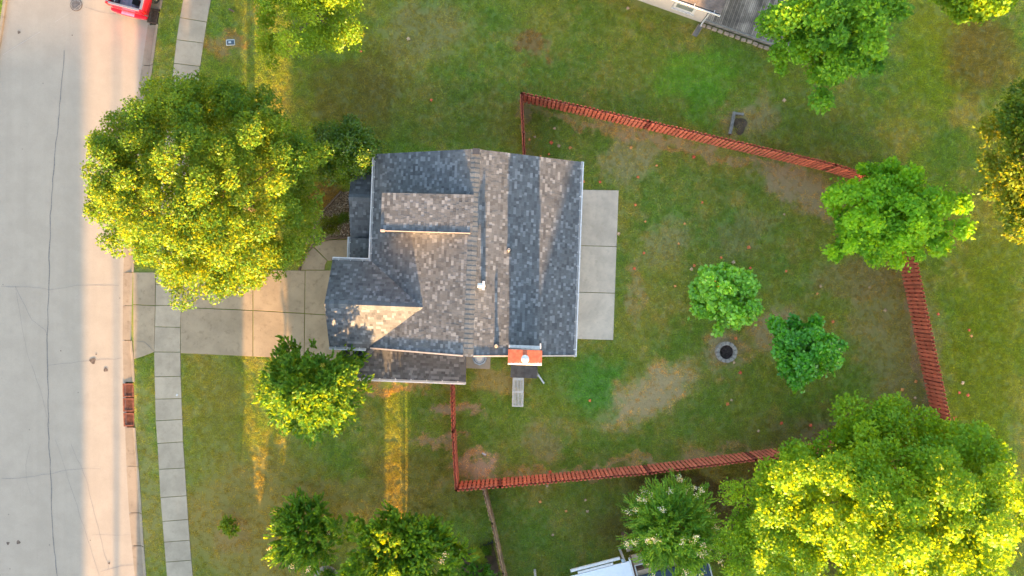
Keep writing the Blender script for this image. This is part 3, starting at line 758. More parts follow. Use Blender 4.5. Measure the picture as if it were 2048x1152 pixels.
# chimney
cx, cy = LOC(1050, 714.8, 5.6)
mb = MB(); mb.box(W(cx, cy, 2.6), (1.30, .52, 5.84), TH); ch = mb.build('chimney', M['white_trim'], house)
mb = MB(); mb.box(W(cx, cy, 5.56), (1.42, .64, .08), TH); mb.build('chimney_cap', M['rust_cap'], ch, bevel=.015)
mb = MB(); mb.lathe(W(cx + .0, cy - .03, 5.6), [(.10, -.02), (.10, .30), (.165, .31), (.17, .40), (.15, .44), (.0, .46)], 20); mb.build('flue', M['white_trim'], ch)
mb = MB(); mb.box(W(cx, cy + .37, 4.62), (1.40, .12, .09), TH); mb.box(W(cx + .66, cy + .43, 4.62), (.06, .22, .11), TH); mb.build('flashing', M['white_trim'], ch)
bx0, bx1 = LOC(1021.5, 740, 2.3)[0], LOC(1075, 740, 2.3)[0]; by0 = LOC(1048, 756, 2.2)[1]; by1 = cy - .28
z_b = lambda x, y: 2.2 + .22 * (y - by0)
Bp = [[(bx0, by0), (bx1, by0), (bx1, by1 + .9), (bx0, by1 + .9)]]
bump = roof_part('shoulder_roof', [(Bp, z_b, (0, -1), .22)], .1)
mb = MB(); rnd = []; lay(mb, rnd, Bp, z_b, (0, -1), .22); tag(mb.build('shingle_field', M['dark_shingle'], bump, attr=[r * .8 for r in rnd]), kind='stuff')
mb = MB(); mb.prism([W(*p, 0)[:2] for p in ((bx0 + .08, by0 + .08), (bx1 - .08, by0 + .08), (bx1 - .08, by1 + .85), (bx0 + .08, by1 + .85))], -.1, 2.12); mb.build('shoulder_wall', M['white_trim'], bump)

# vents on the back slope
def vent(px, py, h, r, mat):
    z = 4.8
    for _ in range(6): X, Y = LOC(px, py, z + h); z = z_e(X, Y)
    mb = MB(); mb.lathe(W(X, Y, z), [(r * 2.1, -.05), (r * 2.0, .04), (r * 1.25, .10)], 16); v_ = mb.build('vent_pipe', M['pipe_boot'], house)
    mb = MB(); mb.lathe(W(X, Y, z), [(r, 0), (r, h), (r * .55, h), (r * .55, h - .1)], 16); mb.build('pipe', mat, v_)
vent(1018, 499, .35, .06, M['pipe_tan']); vent(992, 692, .42, .06, M['pipe_tan'])
z = 5.2
for _ in range(6): X, Y = LOC(961, 571, z + .4); z = z_e(X, Y)
mb = MB(); mb.tube([W(X + .1, Y, z - .05), W(X + .1, Y, z + .36), W(X + .04, Y, z + .46), W(X - .12, Y, z + .48)], [.10, .10, .11, .10], 12)
v_ = mb.build('flue_vent', M['white_trim'], house)
mb = MB(); mb.box(W(X + .13, Y, z + .5), (.10, .38, .10), TH); mb.build('vent_hood', M['white_trim'], v_)

# ---------------------------------------------------------------- fences
def fence(name, label, pts, h, mat, inner_left, pw=.138, pitch_=.195, double=True, post_every=2.35, group=None, skip=()):
    """board-on-board fence along world points; pickets on both faces, each a part; inner_left: rails seen from the left side"""
    root = tag(empty(name, (pts[0][0], pts[0][1], 0)), label, 'fence', group)
    off = wloc(root)
    mesh = bpy.data.meshes.new('picket'); b = pw / 2
    v = []
    for y in (-.009, .009): v += [(-b, y, .04), (b, y, .04), (b, y, h - .05), (b - .03, y, h), (-b + .03, y, h), (-b, y, h - .05)]
    mesh.from_pydata(v, [], [tuple(range(5, -1, -1)), tuple(range(6, 12))] + [(i, (i + 1) % 6, 6 + (i + 1) % 6, 6 + i) for i in range(6)]); mesh.materials.append(mat)
    for a, b_ in zip(pts[:-1], pts[1:]):
        a = Vector((*a, 0)); b_ = Vector((*b_, 0)); d = b_ - a; L = d.length; d.normalize(); nrm = Vector((-d.y, d.x, 0)); ang = math.atan2(d.y, d.x)
        n = int(L / pitch_)
        for i in range(n):
            for sgn in ((1, -1) if double else (1,)):
                s = (i + (.5 if sgn > 0 else 1.0)) * L / n
                if s > L - .03: continue
                o = link_mesh('picket', mesh, None, root)
                p = a + d * s + nrm * sgn * .048
                o.location = p - off + Vector((0, 0, random.uniform(-.012, .012)))
                o.rotation_euler = (random.uniform(-.006, .006), random.uniform(-.01, .01), ang + random.uniform(-.02, .02))
        for zz in (.28, .5 * h + .03, h - .22):
            mb = MB(); mb.bar(a + Vector((0, 0, zz)), b_ + Vector((0, 0, zz)), .042, .085); mb.build('rail', M['post'] if mat is M['red_fence'] else mat, root)
        m = max(1, round(L / post_every))
        for i in range(m + 1):
            p = a + d * (L * i / m); mb = MB(); mb.box((p.x, p.y, (h - .02) / 2), (.09, .09, h - .02), ang); mb.build('post', M['post'] if mat is M['red_fence'] else mat, root)
    return root
FH = 1.62
def T2(px, py): return at2(px, py, FH)
nw, ne, se, sw = T2(1043, 186), T2(1801, 369), T2(1906, 868), T2(912, 981)
G_ = 'sides of the red board fence round the back yard'
fence('fence', 'red board fence across the lawn behind the house, on the side of the deck', [nw, T2(1300, 243), T2(1672, 329), ne], FH, M['red_fence'], True, group=G_)
fence('fence', 'dark red board fence at the far back of the yard, between the two maples', [ne, se], FH, M['red_fence'], True, group=G_)
fence('fence', 'long red board fence beside the white flowering shrub, opposite the house', [se, T2(1512, 920), T2(1300, 947), T2(1000, 974), sw], FH, M['red_fence'], True, group=G_)
fence('fence', 'red board fence running from the side roof down to the corner with the brown fence', [sw, T2(905, 864), W(-.95, -1.15, 0)[:2]], FH, M['red_fence'], True, group=G_)
fence('fence', 'short red fence joining the house wall to the back corner of the roof gable', [W(2.15, 8.45, 0)[:2], nw], FH, M['red_fence'], True, group=G_)
fence('fence', 'brown unpainted board fence leading away from the red fence past the black edged bed', [T2(966, 981), T2(984, 1050), T2(1006, 1150), T2(1045, 1290)], 1.45, M['brown_fence'], True, pw=.14, pitch_=.2)
# ---------------------------------------------------------------- trees and shrubs
def unit(v): return v / (np.linalg.norm(v, axis=-1, keepdims=True) + 1e-9)
def sphere_dirs(n, zmin=-1.0):
    z = rng.uniform(zmin, 1, n); a = rng.uniform(0, 2 * np.pi, n); r = np.sqrt(1 - z * z)
    return np.stack([r * np.cos(a), r * np.sin(a), z], 1)

def limbs(base, top, ends, r0, mat, parent, stems=1):
    mb = MB(); base = Vector(base); top = Vector(top)
    if stems == 1:
        P = [base.lerp(top, t) + Vector((random.uniform(-.06, .06), random.uniform(-.06, .06), 0)) * (t > 0) for t in (0, .25, .5, .75, 1)]
        P[0].z -= .1
        mb.tube(P, [r0 * 1.35, r0, r0 * .85, r0 * .6, r0 * .3], 9)
        for e in ends:
            e = Vector(e); t = random.uniform(.3, .85); s = base.lerp(top, t); mid = s.lerp(e, .5) + Vector((0, 0, -.12 * (e - s).length))
            r = r0 * (1 - t) * .55 + r0 * .10; mb.tube([s, mid, s.lerp(e, .95)], [r, r * .6, r * .2], 6)
    else:
        for e in ends:
            e = Vector(e); s = base + Vector((random.uniform(-.15, .15), random.uniform(-.15, .15), -.1)); mid = s.lerp(e, .55); mid.x = s.x + (e.x - s.x) * .35; mid.y = s.y + (e.y - s.y) * .35
            mb.tube([s, mid, e], [r0, r0 * .7, r0 * .25], 6)
    return mb.build('trunk', mat, parent)

def crown_points(C, Rx, Ry, Rz, ncl, nleaf, clr, zmin=-.55, lobe=.20, flat=.75, inner=.30, stray=.30, jit=.10):
    ph = rng.uniform(0, 6.28, 6); fr = rng.integers(2, 5, 3)
    d = sphere_dirs(ncl, zmin)
    a = np.arctan2(d[:, 1], d[:, 0])
    lob = 1 + lobe * (np.sin(fr[0] * a + ph[0]) * .5 + np.sin((fr[1] + 3) * a + ph[1] + 2 * d[:, 2]) * .5 + .35 * np.sin(9 * a + ph[2]))
    u = rng.uniform(0, 1, ncl); rad = (inner + (1 - inner) * u ** .42) * lob * rng.normal(1, jit, ncl)
    cc = d * rad[:, None] * np.array([Rx, Ry, Rz]) * .86
    cr = rng.uniform(.5, 1.2, ncl) * clr
    w = cr ** 2; w = w / w.sum()
    idx = rng.choice(ncl, nleaf, p=w)
    ld = sphere_dirs(nleaf, -.65)
    lr = cr[idx] * (.25 + .75 * rng.uniform(0, 1, nleaf) ** .5) * (1 + stray * np.abs(rng.normal(0, 1, nleaf)) * (rng.uniform(0, 1, nleaf) < .25))
    P = cc[idx] + ld * lr[:, None] * np.array([1, 1, flat]) + rng.normal(size=(nleaf, 3)) * .03
    k_ = nleaf // 8                                  # leaves deep inside, so the crown is not hollow
    q = sphere_dirs(k_, -.8) * rng.uniform(.1, .72, k_)[:, None] * np.array([Rx, Ry, Rz]); P[:k_] = q
    return np.array(C) + P, ld, idx, np.array(C) + cc, unit(cc)

LEAF_GAIN = np.array([1.70, 2.10, 0.65])
def tree(name, label, cpx, rpx, zc, rz, c1, c2, ncl=90, nleaf=24000, clr=.8, L=.14, Wd=.085, style='clump', tr=.14, mat='leaf', bark='bark', group=None, tip=None, tipn=0,
         zmin=-.55, lobe=.2, base=None, stems=1, inner=.3, cat='tree', up=.35, shoot=.55, odd=None, oddn=0, flat=.75, droop=.25, cvar=.30, cone=0.0, gain=1.0, stray=.30, jit=.10, seed=0):
    global rng
    rng = np.random.default_rng(zlib.crc32(label.encode()) + seed)
    k = (CAM_H - zc) / FPX; C = at(cpx[0], cpx[1], zc); Rx, Ry = rpx[0] * k, rpx[1] * k
    b = base or (C[0], C[1], 0)
    root = tag(empty(name, b), label, cat, group)
    c1, c2 = np.array(c1) * LEAF_GAIN * gain, np.array(c2) * LEAF_GAIN * gain
    if style == 'clump':
        P, ld, idx, cc, cd = crown_points(C, Rx, Ry, rz, ncl, nleaf, clr, zmin, lobe, flat, inner, stray, jit)
        n = len(P)
        N = unit(.60 * ld + np.array([0, 0, up]) + .42 * rng.normal(size=(n, 3))); T = unit(.8 * ld + .7 * rng.normal(size=(n, 3)) + np.array([0, 0, -.25]))
        mixv = np.clip(rng.normal(.5, .22, n) + rng.normal(0, cvar, ncl)[idx], 0, 1)[:, None]
        Cc = (c1 + (c2 - c1) * mixv) * rng.uniform(.85, 1.12, (n, 1))
        Ls = L * rng.uniform(.7, 1.25, n); Ws = Wd * rng.uniform(.75, 1.2, n)
    else:                                   # leaves set in pairs along upright or arching shoots
        P0, ld, idx, cc, cd = crown_points(C, Rx, Ry, rz, ncl, max(60, nleaf // 26), clr, zmin, lobe, flat, inner, stray, jit)
        if cone:
            for q_ in (P0, cc):
                f_ = 1 - cone * np.clip((q_[:, 2] - C[2]) / rz + .25, 0, 1.1)[:, None]; q_[:, :2] = np.array(C[:2]) + (q_[:, :2] - np.array(C[:2])) * f_
        m = len(P0); per = 26; out = unit((P0 - np.array(C)) / np.array([Rx, Ry, rz]))
        ax = unit(out * .75 + np.array([0, 0, up]) + .35 * rng.normal(size=(m, 3))); SL_ = shoot * rng.uniform(.6, 1.25, m)
        t = np.tile(np.linspace(.05, 1, per), m); ii = np.repeat(np.arange(m), per); a = ax[ii]
        side = unit(np.cross(a, unit(rng.normal(size=(m, 3)))[ii])); sg = np.where(np.arange(len(ii)) % 2 == 0, 1., -1.)[:, None]
        tw = unit(np.cross(a, side)); ang = (t * 9.0)[:, None]
        sd = side * np.cos(ang * .25) + tw * np.sin(ang * .25)
        P = P0[ii] + a * (SL_[ii] * t)[:, None] + sd * sg * (L * .42) + np.array([0, 0, -1.]) * (droop * SL_[ii] * t ** 2)[:, None]
        T = unit(sd * sg + a * .75); N = unit(np.array([0, 0, .9]) + .5 * a + .35 * rng.normal(size=(len(ii), 3)))
        n = len(P); mixv = np.clip(rng.normal(.4, .2, n) + .35 * (t - .5) + rng.normal(0, .2, m)[ii], 0, 1)[:, None]
        Cc = (c1 + (c2 - c1) * mixv) * rng.uniform(.88, 1.12, (n, 1)); Ls = L * rng.uniform(.75, 1.2, n) * (1.1 - .45 * t); Ws = Wd * rng.uniform(.8, 1.2, n)
    if odd is not None:
        j = rng.choice(n, oddn, replace=False); Cc[j] = np.array(odd) * rng.uniform(.8, 1.1, (oddn, 1))
    leaf_mesh('crown', P, T, N, Ls, Ws, Cc, M[mat], root)
    if tip is not None:                     # flower heads on the outer shoots
        o_ = P[np.argsort(-(((P - np.array(C)) / np.array([Rx, Ry, rz])) ** 2).sum(1) + rng.uniform(0, .35, n))[:n // 5]]
        s_ = o_[rng.choice(len(o_), tipn)]
        q = np.repeat(s_, 34, 0) + rng.normal(size=(tipn * 34, 3)) * np.array([.075, .075, .085]); q[:, 2] += .08
        nn = len(q); leaf_mesh('blossom', q, rng.normal(size=(nn, 3)), rng.normal(size=(nn, 3)) + np.array([0, 0, .6]), .06, .05, np.array(tip) * rng.uniform(.85, 1.1, (nn, 1)), M['leaf'], root)
    ne = min(len(cc), 16 if stems == 1 else stems)
    ends = cc[rng.choice(len(cc), ne, replace=False)]
    if stems > 1: ends = [e * np.array([1, 1, 1]) for e in ends]
    limbs(b, (C[0], C[1], zc + rz * .35), ends, tr, M[bark], root, stems)
    return root

YG = (0.115, 0.155, 0.028)
tree('street_tree', 'very large round tree between street and house, golden on its street side', (417, 375), (256, 242), 5.2, 3.9, (0.042, 0.088, 0.026), (0.090, 0.140, 0.034),
     ncl=420, nleaf=115000, clr=.50, L=.125, Wd=.08, tr=.17, base=(-12.72, 3.9, 0), lobe=.03, zmin=-.4, inner=.5, mat='leaf_gold', stray=.12, jit=.045)
tree('lawn_tree', 'light green tree at the top edge beside the pavement, with fine open leaves', (612, -14), (150, 136), 4.2, 2.5, (0.075, 0.130, 0.026), (0.140, 0.190, 0.040),
     ncl=100, nleaf=30000, clr=.50, L=.12, Wd=.075, tr=.12, lobe=.22)
tree('evergreen_shrub', 'dark glossy evergreen shrub crowding the front corner of the porch roof', (688, 304), (84, 68), 2.4, 1.9, (0.030, 0.064, 0.012), (0.085, 0.120, 0.016),
     ncl=150, nleaf=30000, clr=.40, L=.12, Wd=.065, mat='glossy_leaf', tr=.08, cat='shrub', odd=(.22, .20, .03), oddn=220, zmin=-.9, lobe=.12)
tree('lawn_tree', 'feathery tufted tree on the front lawn below the driveway, yellow on its lower half', (624, 782), (118, 106), 4.2, 3.8, (0.038, 0.098, 0.030), (0.080, 0.150, 0.038),
     ncl=120, nleaf=40000, clr=.62, L=.21, Wd=.065, style='shoot', tr=.12, shoot=.34, lobe=.06, up=.35, droop=.05, inner=.5, cone=.62, mat='leaf_gold', stray=.12, jit=.05)
tree('crape_myrtle', 'small dark green bush with upright shoots on the lawn near the bottom edge', (608, 1062), (62, 66), 1.5, 1.3, (0.032, 0.080, 0.020), (0.085, 0.140, 0.024),
     ncl=60, nleaf=14000, clr=.40, L=.17, Wd=.09, style='shoot', stems=7, tr=.03, cat='shrub', shoot=.55, up=.6, droop=.2, tip=(.75, .72, .62), tipn=4, inner=.2, gain=1.2)
tree('crape_myrtle', 'wide shrub at the bottom edge, its lower part bright yellow in the sun', (800, 1098), (124, 84), 2.45, 1.0, (0.036, 0.080, 0.018), (0.105, 0.150, 0.022),
     ncl=85, nleaf=21000, clr=.42, L=.21, Wd=.125, style='shoot', stems=9, tr=.03, cat='shrub', shoot=.5, up=.5, lobe=.3, droop=.25, tip=(.75, .72, .62), tipn=5, inner=.2, gain=1.3)
tree('maple', 'broad green maple hanging over the weathered wooden deck', (1668, 42), (138, 128), 5.2, 3.2, (0.030, 0.082, 0.022), (0.080, 0.150, 0.026),
     ncl=100, nleaf=32000, clr=.55, L=.17, Wd=.13, tr=.15, lobe=.26, up=.85, gain=1.25)
tree('maple', 'green tree cut off by the top edge in the far right corner', (1958, -22), (84, 70), 5.2, 2.4, (0.050, 0.110, 0.018), (0.105, 0.160, 0.022), ncl=55, nleaf=13000, clr=.55, L=.17, Wd=.13, tr=.12, lobe=.25, base=(21.2, 14.4, 0))
tree('maple', 'half shaded tree on the right edge with golden sunlit leaves', (2072, 335), (112, 190), 5.6, 3.2, (0.040, 0.078, 0.024), (0.110, 0.130, 0.030), ncl=90, nleaf=26000, clr=.62, L=.17, Wd=.11, tr=.15, lobe=.28, base=(23.6, 5.0, 0), mat='leaf')
tree('maple', 'bright green spreading maple standing over the back corner of the red fence', (1782, 430), (146, 122), 3.6, 2.0, (0.055, 0.125, 0.022), (0.125, 0.205, 0.030),
     ncl=115, nleaf=26000, clr=.40, L=.17, Wd=.14, tr=.10, lobe=.22, inner=.25, up=.85, gain=1.4)
tree('young_maple', 'small pale green maple with a few orange leaves above the fire pit', (1454, 597), (72, 72), 2.2, 1.5, (0.062, 0.135, 0.036), (0.120, 0.205, 0.050),
     ncl=60, nleaf=9500, clr=.36, L=.19, Wd=.16, tr=.05, lobe=.07, stray=.2, odd=(.62, .30, .02), oddn=45, mat='glossy_leaf', up=.85, gain=1.45)
tree('young_maple', 'small deep green maple to the right of the fire pit', (1607, 700), (82, 68), 2.2, 1.5, (0.024, 0.088, 0.020), (0.062, 0.150, 0.028),
     ncl=60, nleaf=9500, clr=.38, L=.18, Wd=.15, tr=.05, lobe=.16, mat='glossy_leaf', up=.85, gain=1.6)
tree('crape_myrtle', 'white flowering crape myrtle between the red fence and the pale roof', (1345, 1058), (86, 88), 2.6, 1.8, (0.042, 0.100, 0.036), (0.120, 0.175, 0.060),
     ncl=90, nleaf=34000, clr=.42, L=.15, Wd=.06, style='shoot', stems=8, tr=.035, shoot=.75, up=.35, droop=.35, tip=(.84, .86, .87), tipn=52, gain=1.3, inner=.25, cat='tree')
tree('maple', 'huge light green maple in the bottom right corner, golden on its lower side', (1792, 1014), (270, 222), 7.0, 4.8, (0.070, 0.135, 0.022), (0.130, 0.195, 0.026),
     ncl=230, nleaf=105000, clr=.64, L=.145, Wd=.105, tr=.20, lobe=.08, inner=.3, up=.85, stray=.2, jit=.07)
tree('lawn_tree', 'lime green tree wedged between the white flowering shrub and the huge maple', (1545, 1072), (112, 108), 4.4, 2.6, (0.080, 0.150, 0.024), (0.140, 0.205, 0.032),
     ncl=90, nleaf=24000, clr=.55, L=.13, Wd=.075, tr=.10, lobe=.25, up=.85)
tree('sapling', 'tiny sapling in a bare patch of the front lawn', (465, 1050), (17, 13), .5, .4, (0.050, 0.10, 0.026), (0.13, 0.17, 0.03), ncl=12, nleaf=420, clr=.14, L=.13, Wd=.07, style='shoot', stems=3, tr=.012, shoot=.26, cat='tree')
tree('boxwood', 'round clipped bush in the wood chips, half under the large street tree', (655, 451), (30, 25), .45, .45, (0.040, 0.060, 0.014), (0.075, 0.088, 0.018), ncl=60, nleaf=4200, clr=.16, L=.055, Wd=.035, stems=4, tr=.02, cat='shrub', lobe=.04, zmin=-.2)
tree('boxwood', 'small green bush tucked against the porch roof edge in the wood chips', (686, 437), (12, 13), .4, .38, (0.025, 0.055, 0.014), (0.05, 0.08, 0.018), ncl=30, nleaf=1500, clr=.12, L=.055, Wd=.035, stems=3, tr=.02, cat='shrub', lobe=.04, zmin=-.2)
tree('garden_plant', 'spiky yellow green plant in the black edged bed by the brown fence', (958, 1113), (17, 14), .35, .3, (0.12, 0.17, 0.05), (0.24, 0.25, 0.09), ncl=20, nleaf=1000, clr=.15, L=.26, Wd=.022, stems=3, tr=.012, cat='plant', up=.9)
tree('garden_plant', 'small dark green bush in the corner of the black edged bed', (976, 1099), (11, 10), .35, .3, (0.035, 0.075, 0.018), (0.06, 0.11, 0.024), ncl=16, nleaf=1400, clr=.12, L=.06, Wd=.03, stems=3, tr=.012, cat='plant')
tree('garden_plant', 'leafy green plants filling the bottom of the black edged bed', (955, 1145), (38, 20), .5, .45, (0.032, 0.095, 0.030), (0.075, 0.16, 0.045), ncl=40, nleaf=3000, clr=.22, L=.14, Wd=.05, style='shoot', stems=5, tr=.012, cat='plant', shoot=.3)

# ---------------------------------------------------------------- things in the yard
pit = tag(empty('fire_pit', at(1450.5, 703.5)), 'round fire pit ringed with pale stone blocks on the back lawn', 'fire pit')
pc = at(1450.5, 703.5); mb = MB(); mb.lathe((pc[0], pc[1], 0), [(.36, -.05), (.36, .10), (.0, .13)], 24, False); mb.build('ash_bed', M['ash'], pit)
for ring, (z0, z1, o_) in enumerate(((-.03, .145, 0), (.15, .30, .5))):
    for i in range(13):
        a0 = 2 * math.pi * (i + o_) / 13 + .02; a1 = 2 * math.pi * (i + o_ + 1) / 13 - .02; mb = MB(); pts = []
        for a in np.linspace(a0, a1, 4): pts.append((pc[0] + .515 * math.cos(a), pc[1] + .515 * math.sin(a)))
        for a in np.linspace(a1, a0, 4): pts.append((pc[0] + .34 * math.cos(a), pc[1] + .34 * math.sin(a)))
        mb.prism(pts, z0, z1 + random.uniform(-.006, .006)); mb.build('stone', M['stone'], pit, bevel=.012)

ac = tag(empty('air_conditioner', at(959, 716)), 'grey air conditioner on a concrete pad tucked under the roof edge', 'air conditioner')
aw = at(959, 716, .8); mb = MB(); mb.lathe((aw[0], aw[1], 0), [(.36, .05), (.36, .74), (.34, .78), (.27, .79)], 8, smooth=False); mb.build('casing', M['ac_metal'], ac)
mb = MB(); mb.lathe((aw[0], aw[1], 0), [(.27, .76), (.27, .80), (.25, .80), (.25, .77)], 24); mb.build('fan_ring', M['dark_plastic'], ac)
mb = MB(); mb.lathe((aw[0], aw[1], 0), [(.25, .77), (.20, .785), (.06, .80), (0, .80)], 24); mb.build('fan_guard', M['plastic_grey'], ac)
apad = tag(slab_px('concrete_pad', [(930, 700), (982, 700), (980, 738), (930, 736)], -.1, .05, M['concrete'], None), 'small square concrete pad under the air conditioner', 'pad')

sp = tag(empty('slatted_bench', at(1036, 784)), 'long pale grey slatted panel on the grass below the small dark roof', 'slatted panel')
sc0 = at(1036, 784.5, .3); hw, hl = .272, .70; cz = .30; tr_ = R(-1.3)
def sb(cx_, cy_, sx, sy, nm, mat='plastic_grey', z=cz, h=.035):
    mb = MB(); m = Matrix.Rotation(tr_, 3, 'Z') @ Vector((cx_, cy_, 0)); mb.box((sc0[0] + m.x, sc0[1] + m.y, z), (sx, sy, h), tr_); return mb.build(nm, M[mat], sp)
for s_ in (-1, 1): sb(s_ * (hw - .03), 0, .06, 2 * hl, 'side_rail')
for y_, w_ in ((hl - .06, .12), (.02, .09), (-hl + .025, .05)): sb(0, y_, 2 * hw - .12, w_, 'cross_rail', h=.034)
for half, (ya, yb) in enumerate(((-hl + .05, -.025), (.065, hl - .12))):
    for i in range(6): sb(-.175 + .07 * i, (ya + yb) / 2, .042, yb - ya, 'slat', h=.03)
for sx in (-1, 1):
    for sy in (-1, 1): sb(sx * (hw - .04), sy * (hl - .05), .05, .05, 'leg', z=.13, h=.30)
mb = MB(); 
sh = tag(empty('downspout', at(1080, 757)), 'white rain pipe slanting away from the corner of the small dark roof', 'rain pipe')
mb.bar(at(1074, 746, .15), at(1088, 767, .06), .075, .06); mb.build('pipe', M['white_trim'], sh)
mb = MB(); mb.bar(W(bx1 + .04, by0 + .12, 2.1), W(bx1 + .04, by0 + .12, .12), .07, .06); mb.build('upright', M['white_trim'], sh)

tb = tag(empty('timber_edging', at(1464, 245)), 'L shaped weathered grey timbers beside the red fence on the far lawn', 'timber')
mb = MB(); mb.bar(at(1468.5, 224, .08), at(1459.5, 269, .08), .14, .2); mb.build('timber', M['timber'], tb, bevel=.01)
mb = MB(); mb.bar(at(1471, 227, .06), at(1487, 229, .02), .12, .14); mb.build('timber', M['timber'], tb, bevel=.01)
slab_tb = tag(blob(1480, 251, 13, M['soil'], 'soil_patch', None, .012, 1.3), kind='structure', label='bare soil behind the grey timbers')

mt = tag(empty('water_meter', at(461, 85)), 'small dark blue water meter lid in the lawn beside the pavement', 'meter box')
mb = MB(); mb.box(at(461, 85, 0), (.43, .30, .06), R(3)); mb.build('collar', M['pale_plastic'], mt, bevel=.03)
mb = MB(); mb.box(at(461, 85, .03), (.35, .22, .03), R(3)); mb.build('lid', M['meter_lid'], mt, bevel=.02)
mb = MB(); mb.box(at(459.5, 84.5, .048), (.13, .09, .012), R(3)); mb.build('reader', M['pale_plastic'], mt)

def grate(label, cpx, size, ang, nb, mat, group):
    c = at(cpx[0], cpx[1], ROAD_Z); w, l = size
    g = tag(empty('storm_drain', c), label, 'drain grate', group); A = Matrix.Rotation(ang, 3, 'Z')
    def put(nm, x, y, sx, sy, z, h, m):
        mb = MB(); v = A @ Vector((x, y, 0)); mb.box((c[0] + v.x, c[1] + v.y, z), (sx, sy, h), ang); return mb.build(nm, m, g)
    put('pit', 0, 0, w, l, ROAD_Z - .16, .02, M['black'])
    for s_ in (-1, 1):
        put('frame', s_ * (w / 2 - .035), 0, .07, l, ROAD_Z - .02, .10, mat); put('frame', 0, s_ * (l / 2 - .03), w - .14, .06, ROAD_Z - .021, .10, mat)
    for i in range(nb):
        put('bar', 0, -l / 2 + .06 + (l - .12) * (i + .5) / nb, w - .14, (l - .12) / nb * .55, ROAD_Z - .012, .05, mat)
    return g
GG = 'rusty kerbside drain grates'
grate('rusty drain grate by the kerb, topmost of the row of three', (257, 780.5), (.54, .66), R(1), 9, M['rust_iron'], GG)
grate('rusty drain grate by the kerb, middle one of the row of three', (257.5, 809.5), (.54, .66), R(1), 9, M['rust_iron'], GG)
grate('rusty drain grate by the kerb, lowest of the row of three', (258.5, 839), (.54, .66), R(2), 9, M['rust_iron'], GG)
grate('dark drain grate by the kerb behind the red pickup truck', (306.5, 32), (.50, .72), R(-9), 9, M['dark_iron'], None)
mh = tag(empty('manhole_cover', at(152.5, 10, ROAD_Z)), 'round manhole cover in the street near the red pickup truck', 'manhole cover')
mc = at(152.5, 10, ROAD_Z); mb = MB(); mb.lathe(mc, [(.30, -.02), (.30, .012), (.0, .012)], 32, False); mb.build('frame', M['dark_iron'], mh)
mb = MB(); mb.lathe(mc, [(.275, .0), (.275, .018), (.0, .018)], 32, False); lid = mb.build('cover', M['manhole'], mh)
mb = MB()
for i in range(-4, 5):
    for j in range(-4, 5):
        if i * i + j * j < 17: mb.box((mc[0] + i * .055, mc[1] + j * .055, mc[2] + .02), (.03, .03, .008), R(30))
tag(mb.build('stud', M['dark_iron'], lid), kind='stuff')
strip([(148, 16), (160, 7)], .02, ROAD_Z + .03, M['scratch'], 'scratch', mh)

# timber at the planting bed, black edging, stone ring
te = tag(empty('garden_timber', at(660, 405)), 'dark timber edging slanting across the wood chip bed', 'timber')
mb = MB(); mb.bar(at(640, 429, .06), at(683, 383, .06), .09, .14); mb.build('beam', M['brown_timber'], te)
be = tag(empty('bed_edging', at(950, 1098)), 'black plastic lawn edging with pointed tabs around the lower bed', 'edging')
mb = MB(); mb.prism([at2(*p) for p in ((922, 1112), (940, 1103), (985, 1084), (1004, 1160), (925, 1160))], -.1, .006); tag(mb.build('flower_bed', M['soil']), kind='structure', label='dark soil inside the black edging')
ep = [(922, 1113), (932, 1108), (941, 1104), (950, 1100), (959, 1096), (968, 1092), (977, 1088), (985, 1084)]
for a, b in zip(ep[:-1], ep[1:]):
    mb = MB(); mb.bar(at(*a, .07), at(b[0] - .6, b[1] + .3, .07), .045, .16); A = Vector(at(*b, .07)); mb.box((A.x, A.y + .04, .1), (.04, .12, .18), R(20)); mb.build('panel', M['black_edging'], be)
sr = tag(empty('planter_ring', at(654, 1152)), 'curved ring of grey edging stones round a plant at the bottom edge', 'planter')
rc = at(654, 1158)
for i in range(14):
    a0 = 2 * math.pi * i / 14 + .03; a1 = 2 * math.pi * (i + 1) / 14 - .03; pts = []
    for a in np.linspace(a0, a1, 3): pts.append((rc[0] + .62 * math.cos(a), rc[1] + .66 * math.sin(a)))
    for a in np.linspace(a1, a0, 3): pts.append((rc[0] + .42 * math.cos(a), rc[1] + .46 * math.sin(a)))
    mb = MB(); mb.prism(pts, -.05, .13 + random.uniform(-.01, .01)); mb.build('stone', M['stone'], sr, bevel=.012)
tree('garden_plant', 'small leafy plant inside the curved ring of edging stones', (656, 1152), (14, 12), .3, .25, (0.03, 0.08, 0.02), (0.08, 0.14, 0.03), ncl=16, nleaf=700, clr=.14, L=.12, Wd=.04, style='shoot', stems=3, tr=.012, cat='plant', shoot=.25)
for px, py, s, lb, nm, m_ in ((968, 908, (.21, .09, .03), 'pale flat scrap of board lying near the corner of the red fence', 'wood_scrap', 'plastic_grey'), (463, 20.5, (.30, .07, .05), 'thin brown board lying under the light green tree by the pavement', 'wood_scrap', 'brown_timber'),
                    (354, 790, (.08, .10, .02), 'white scrap of paper on a pavement slab', 'paper_scrap', 'white_trim'), (927, 1100, (.12, .14, .04), 'white stone beside the black lawn edging', 'stone', 'tan_block')):
    mb = MB(); mb.box(at(px, py, .045), s, R(-28)); tag(mb.build(nm, M[m_]), lb, 'stone' if nm == 'stone' else 'scrap')

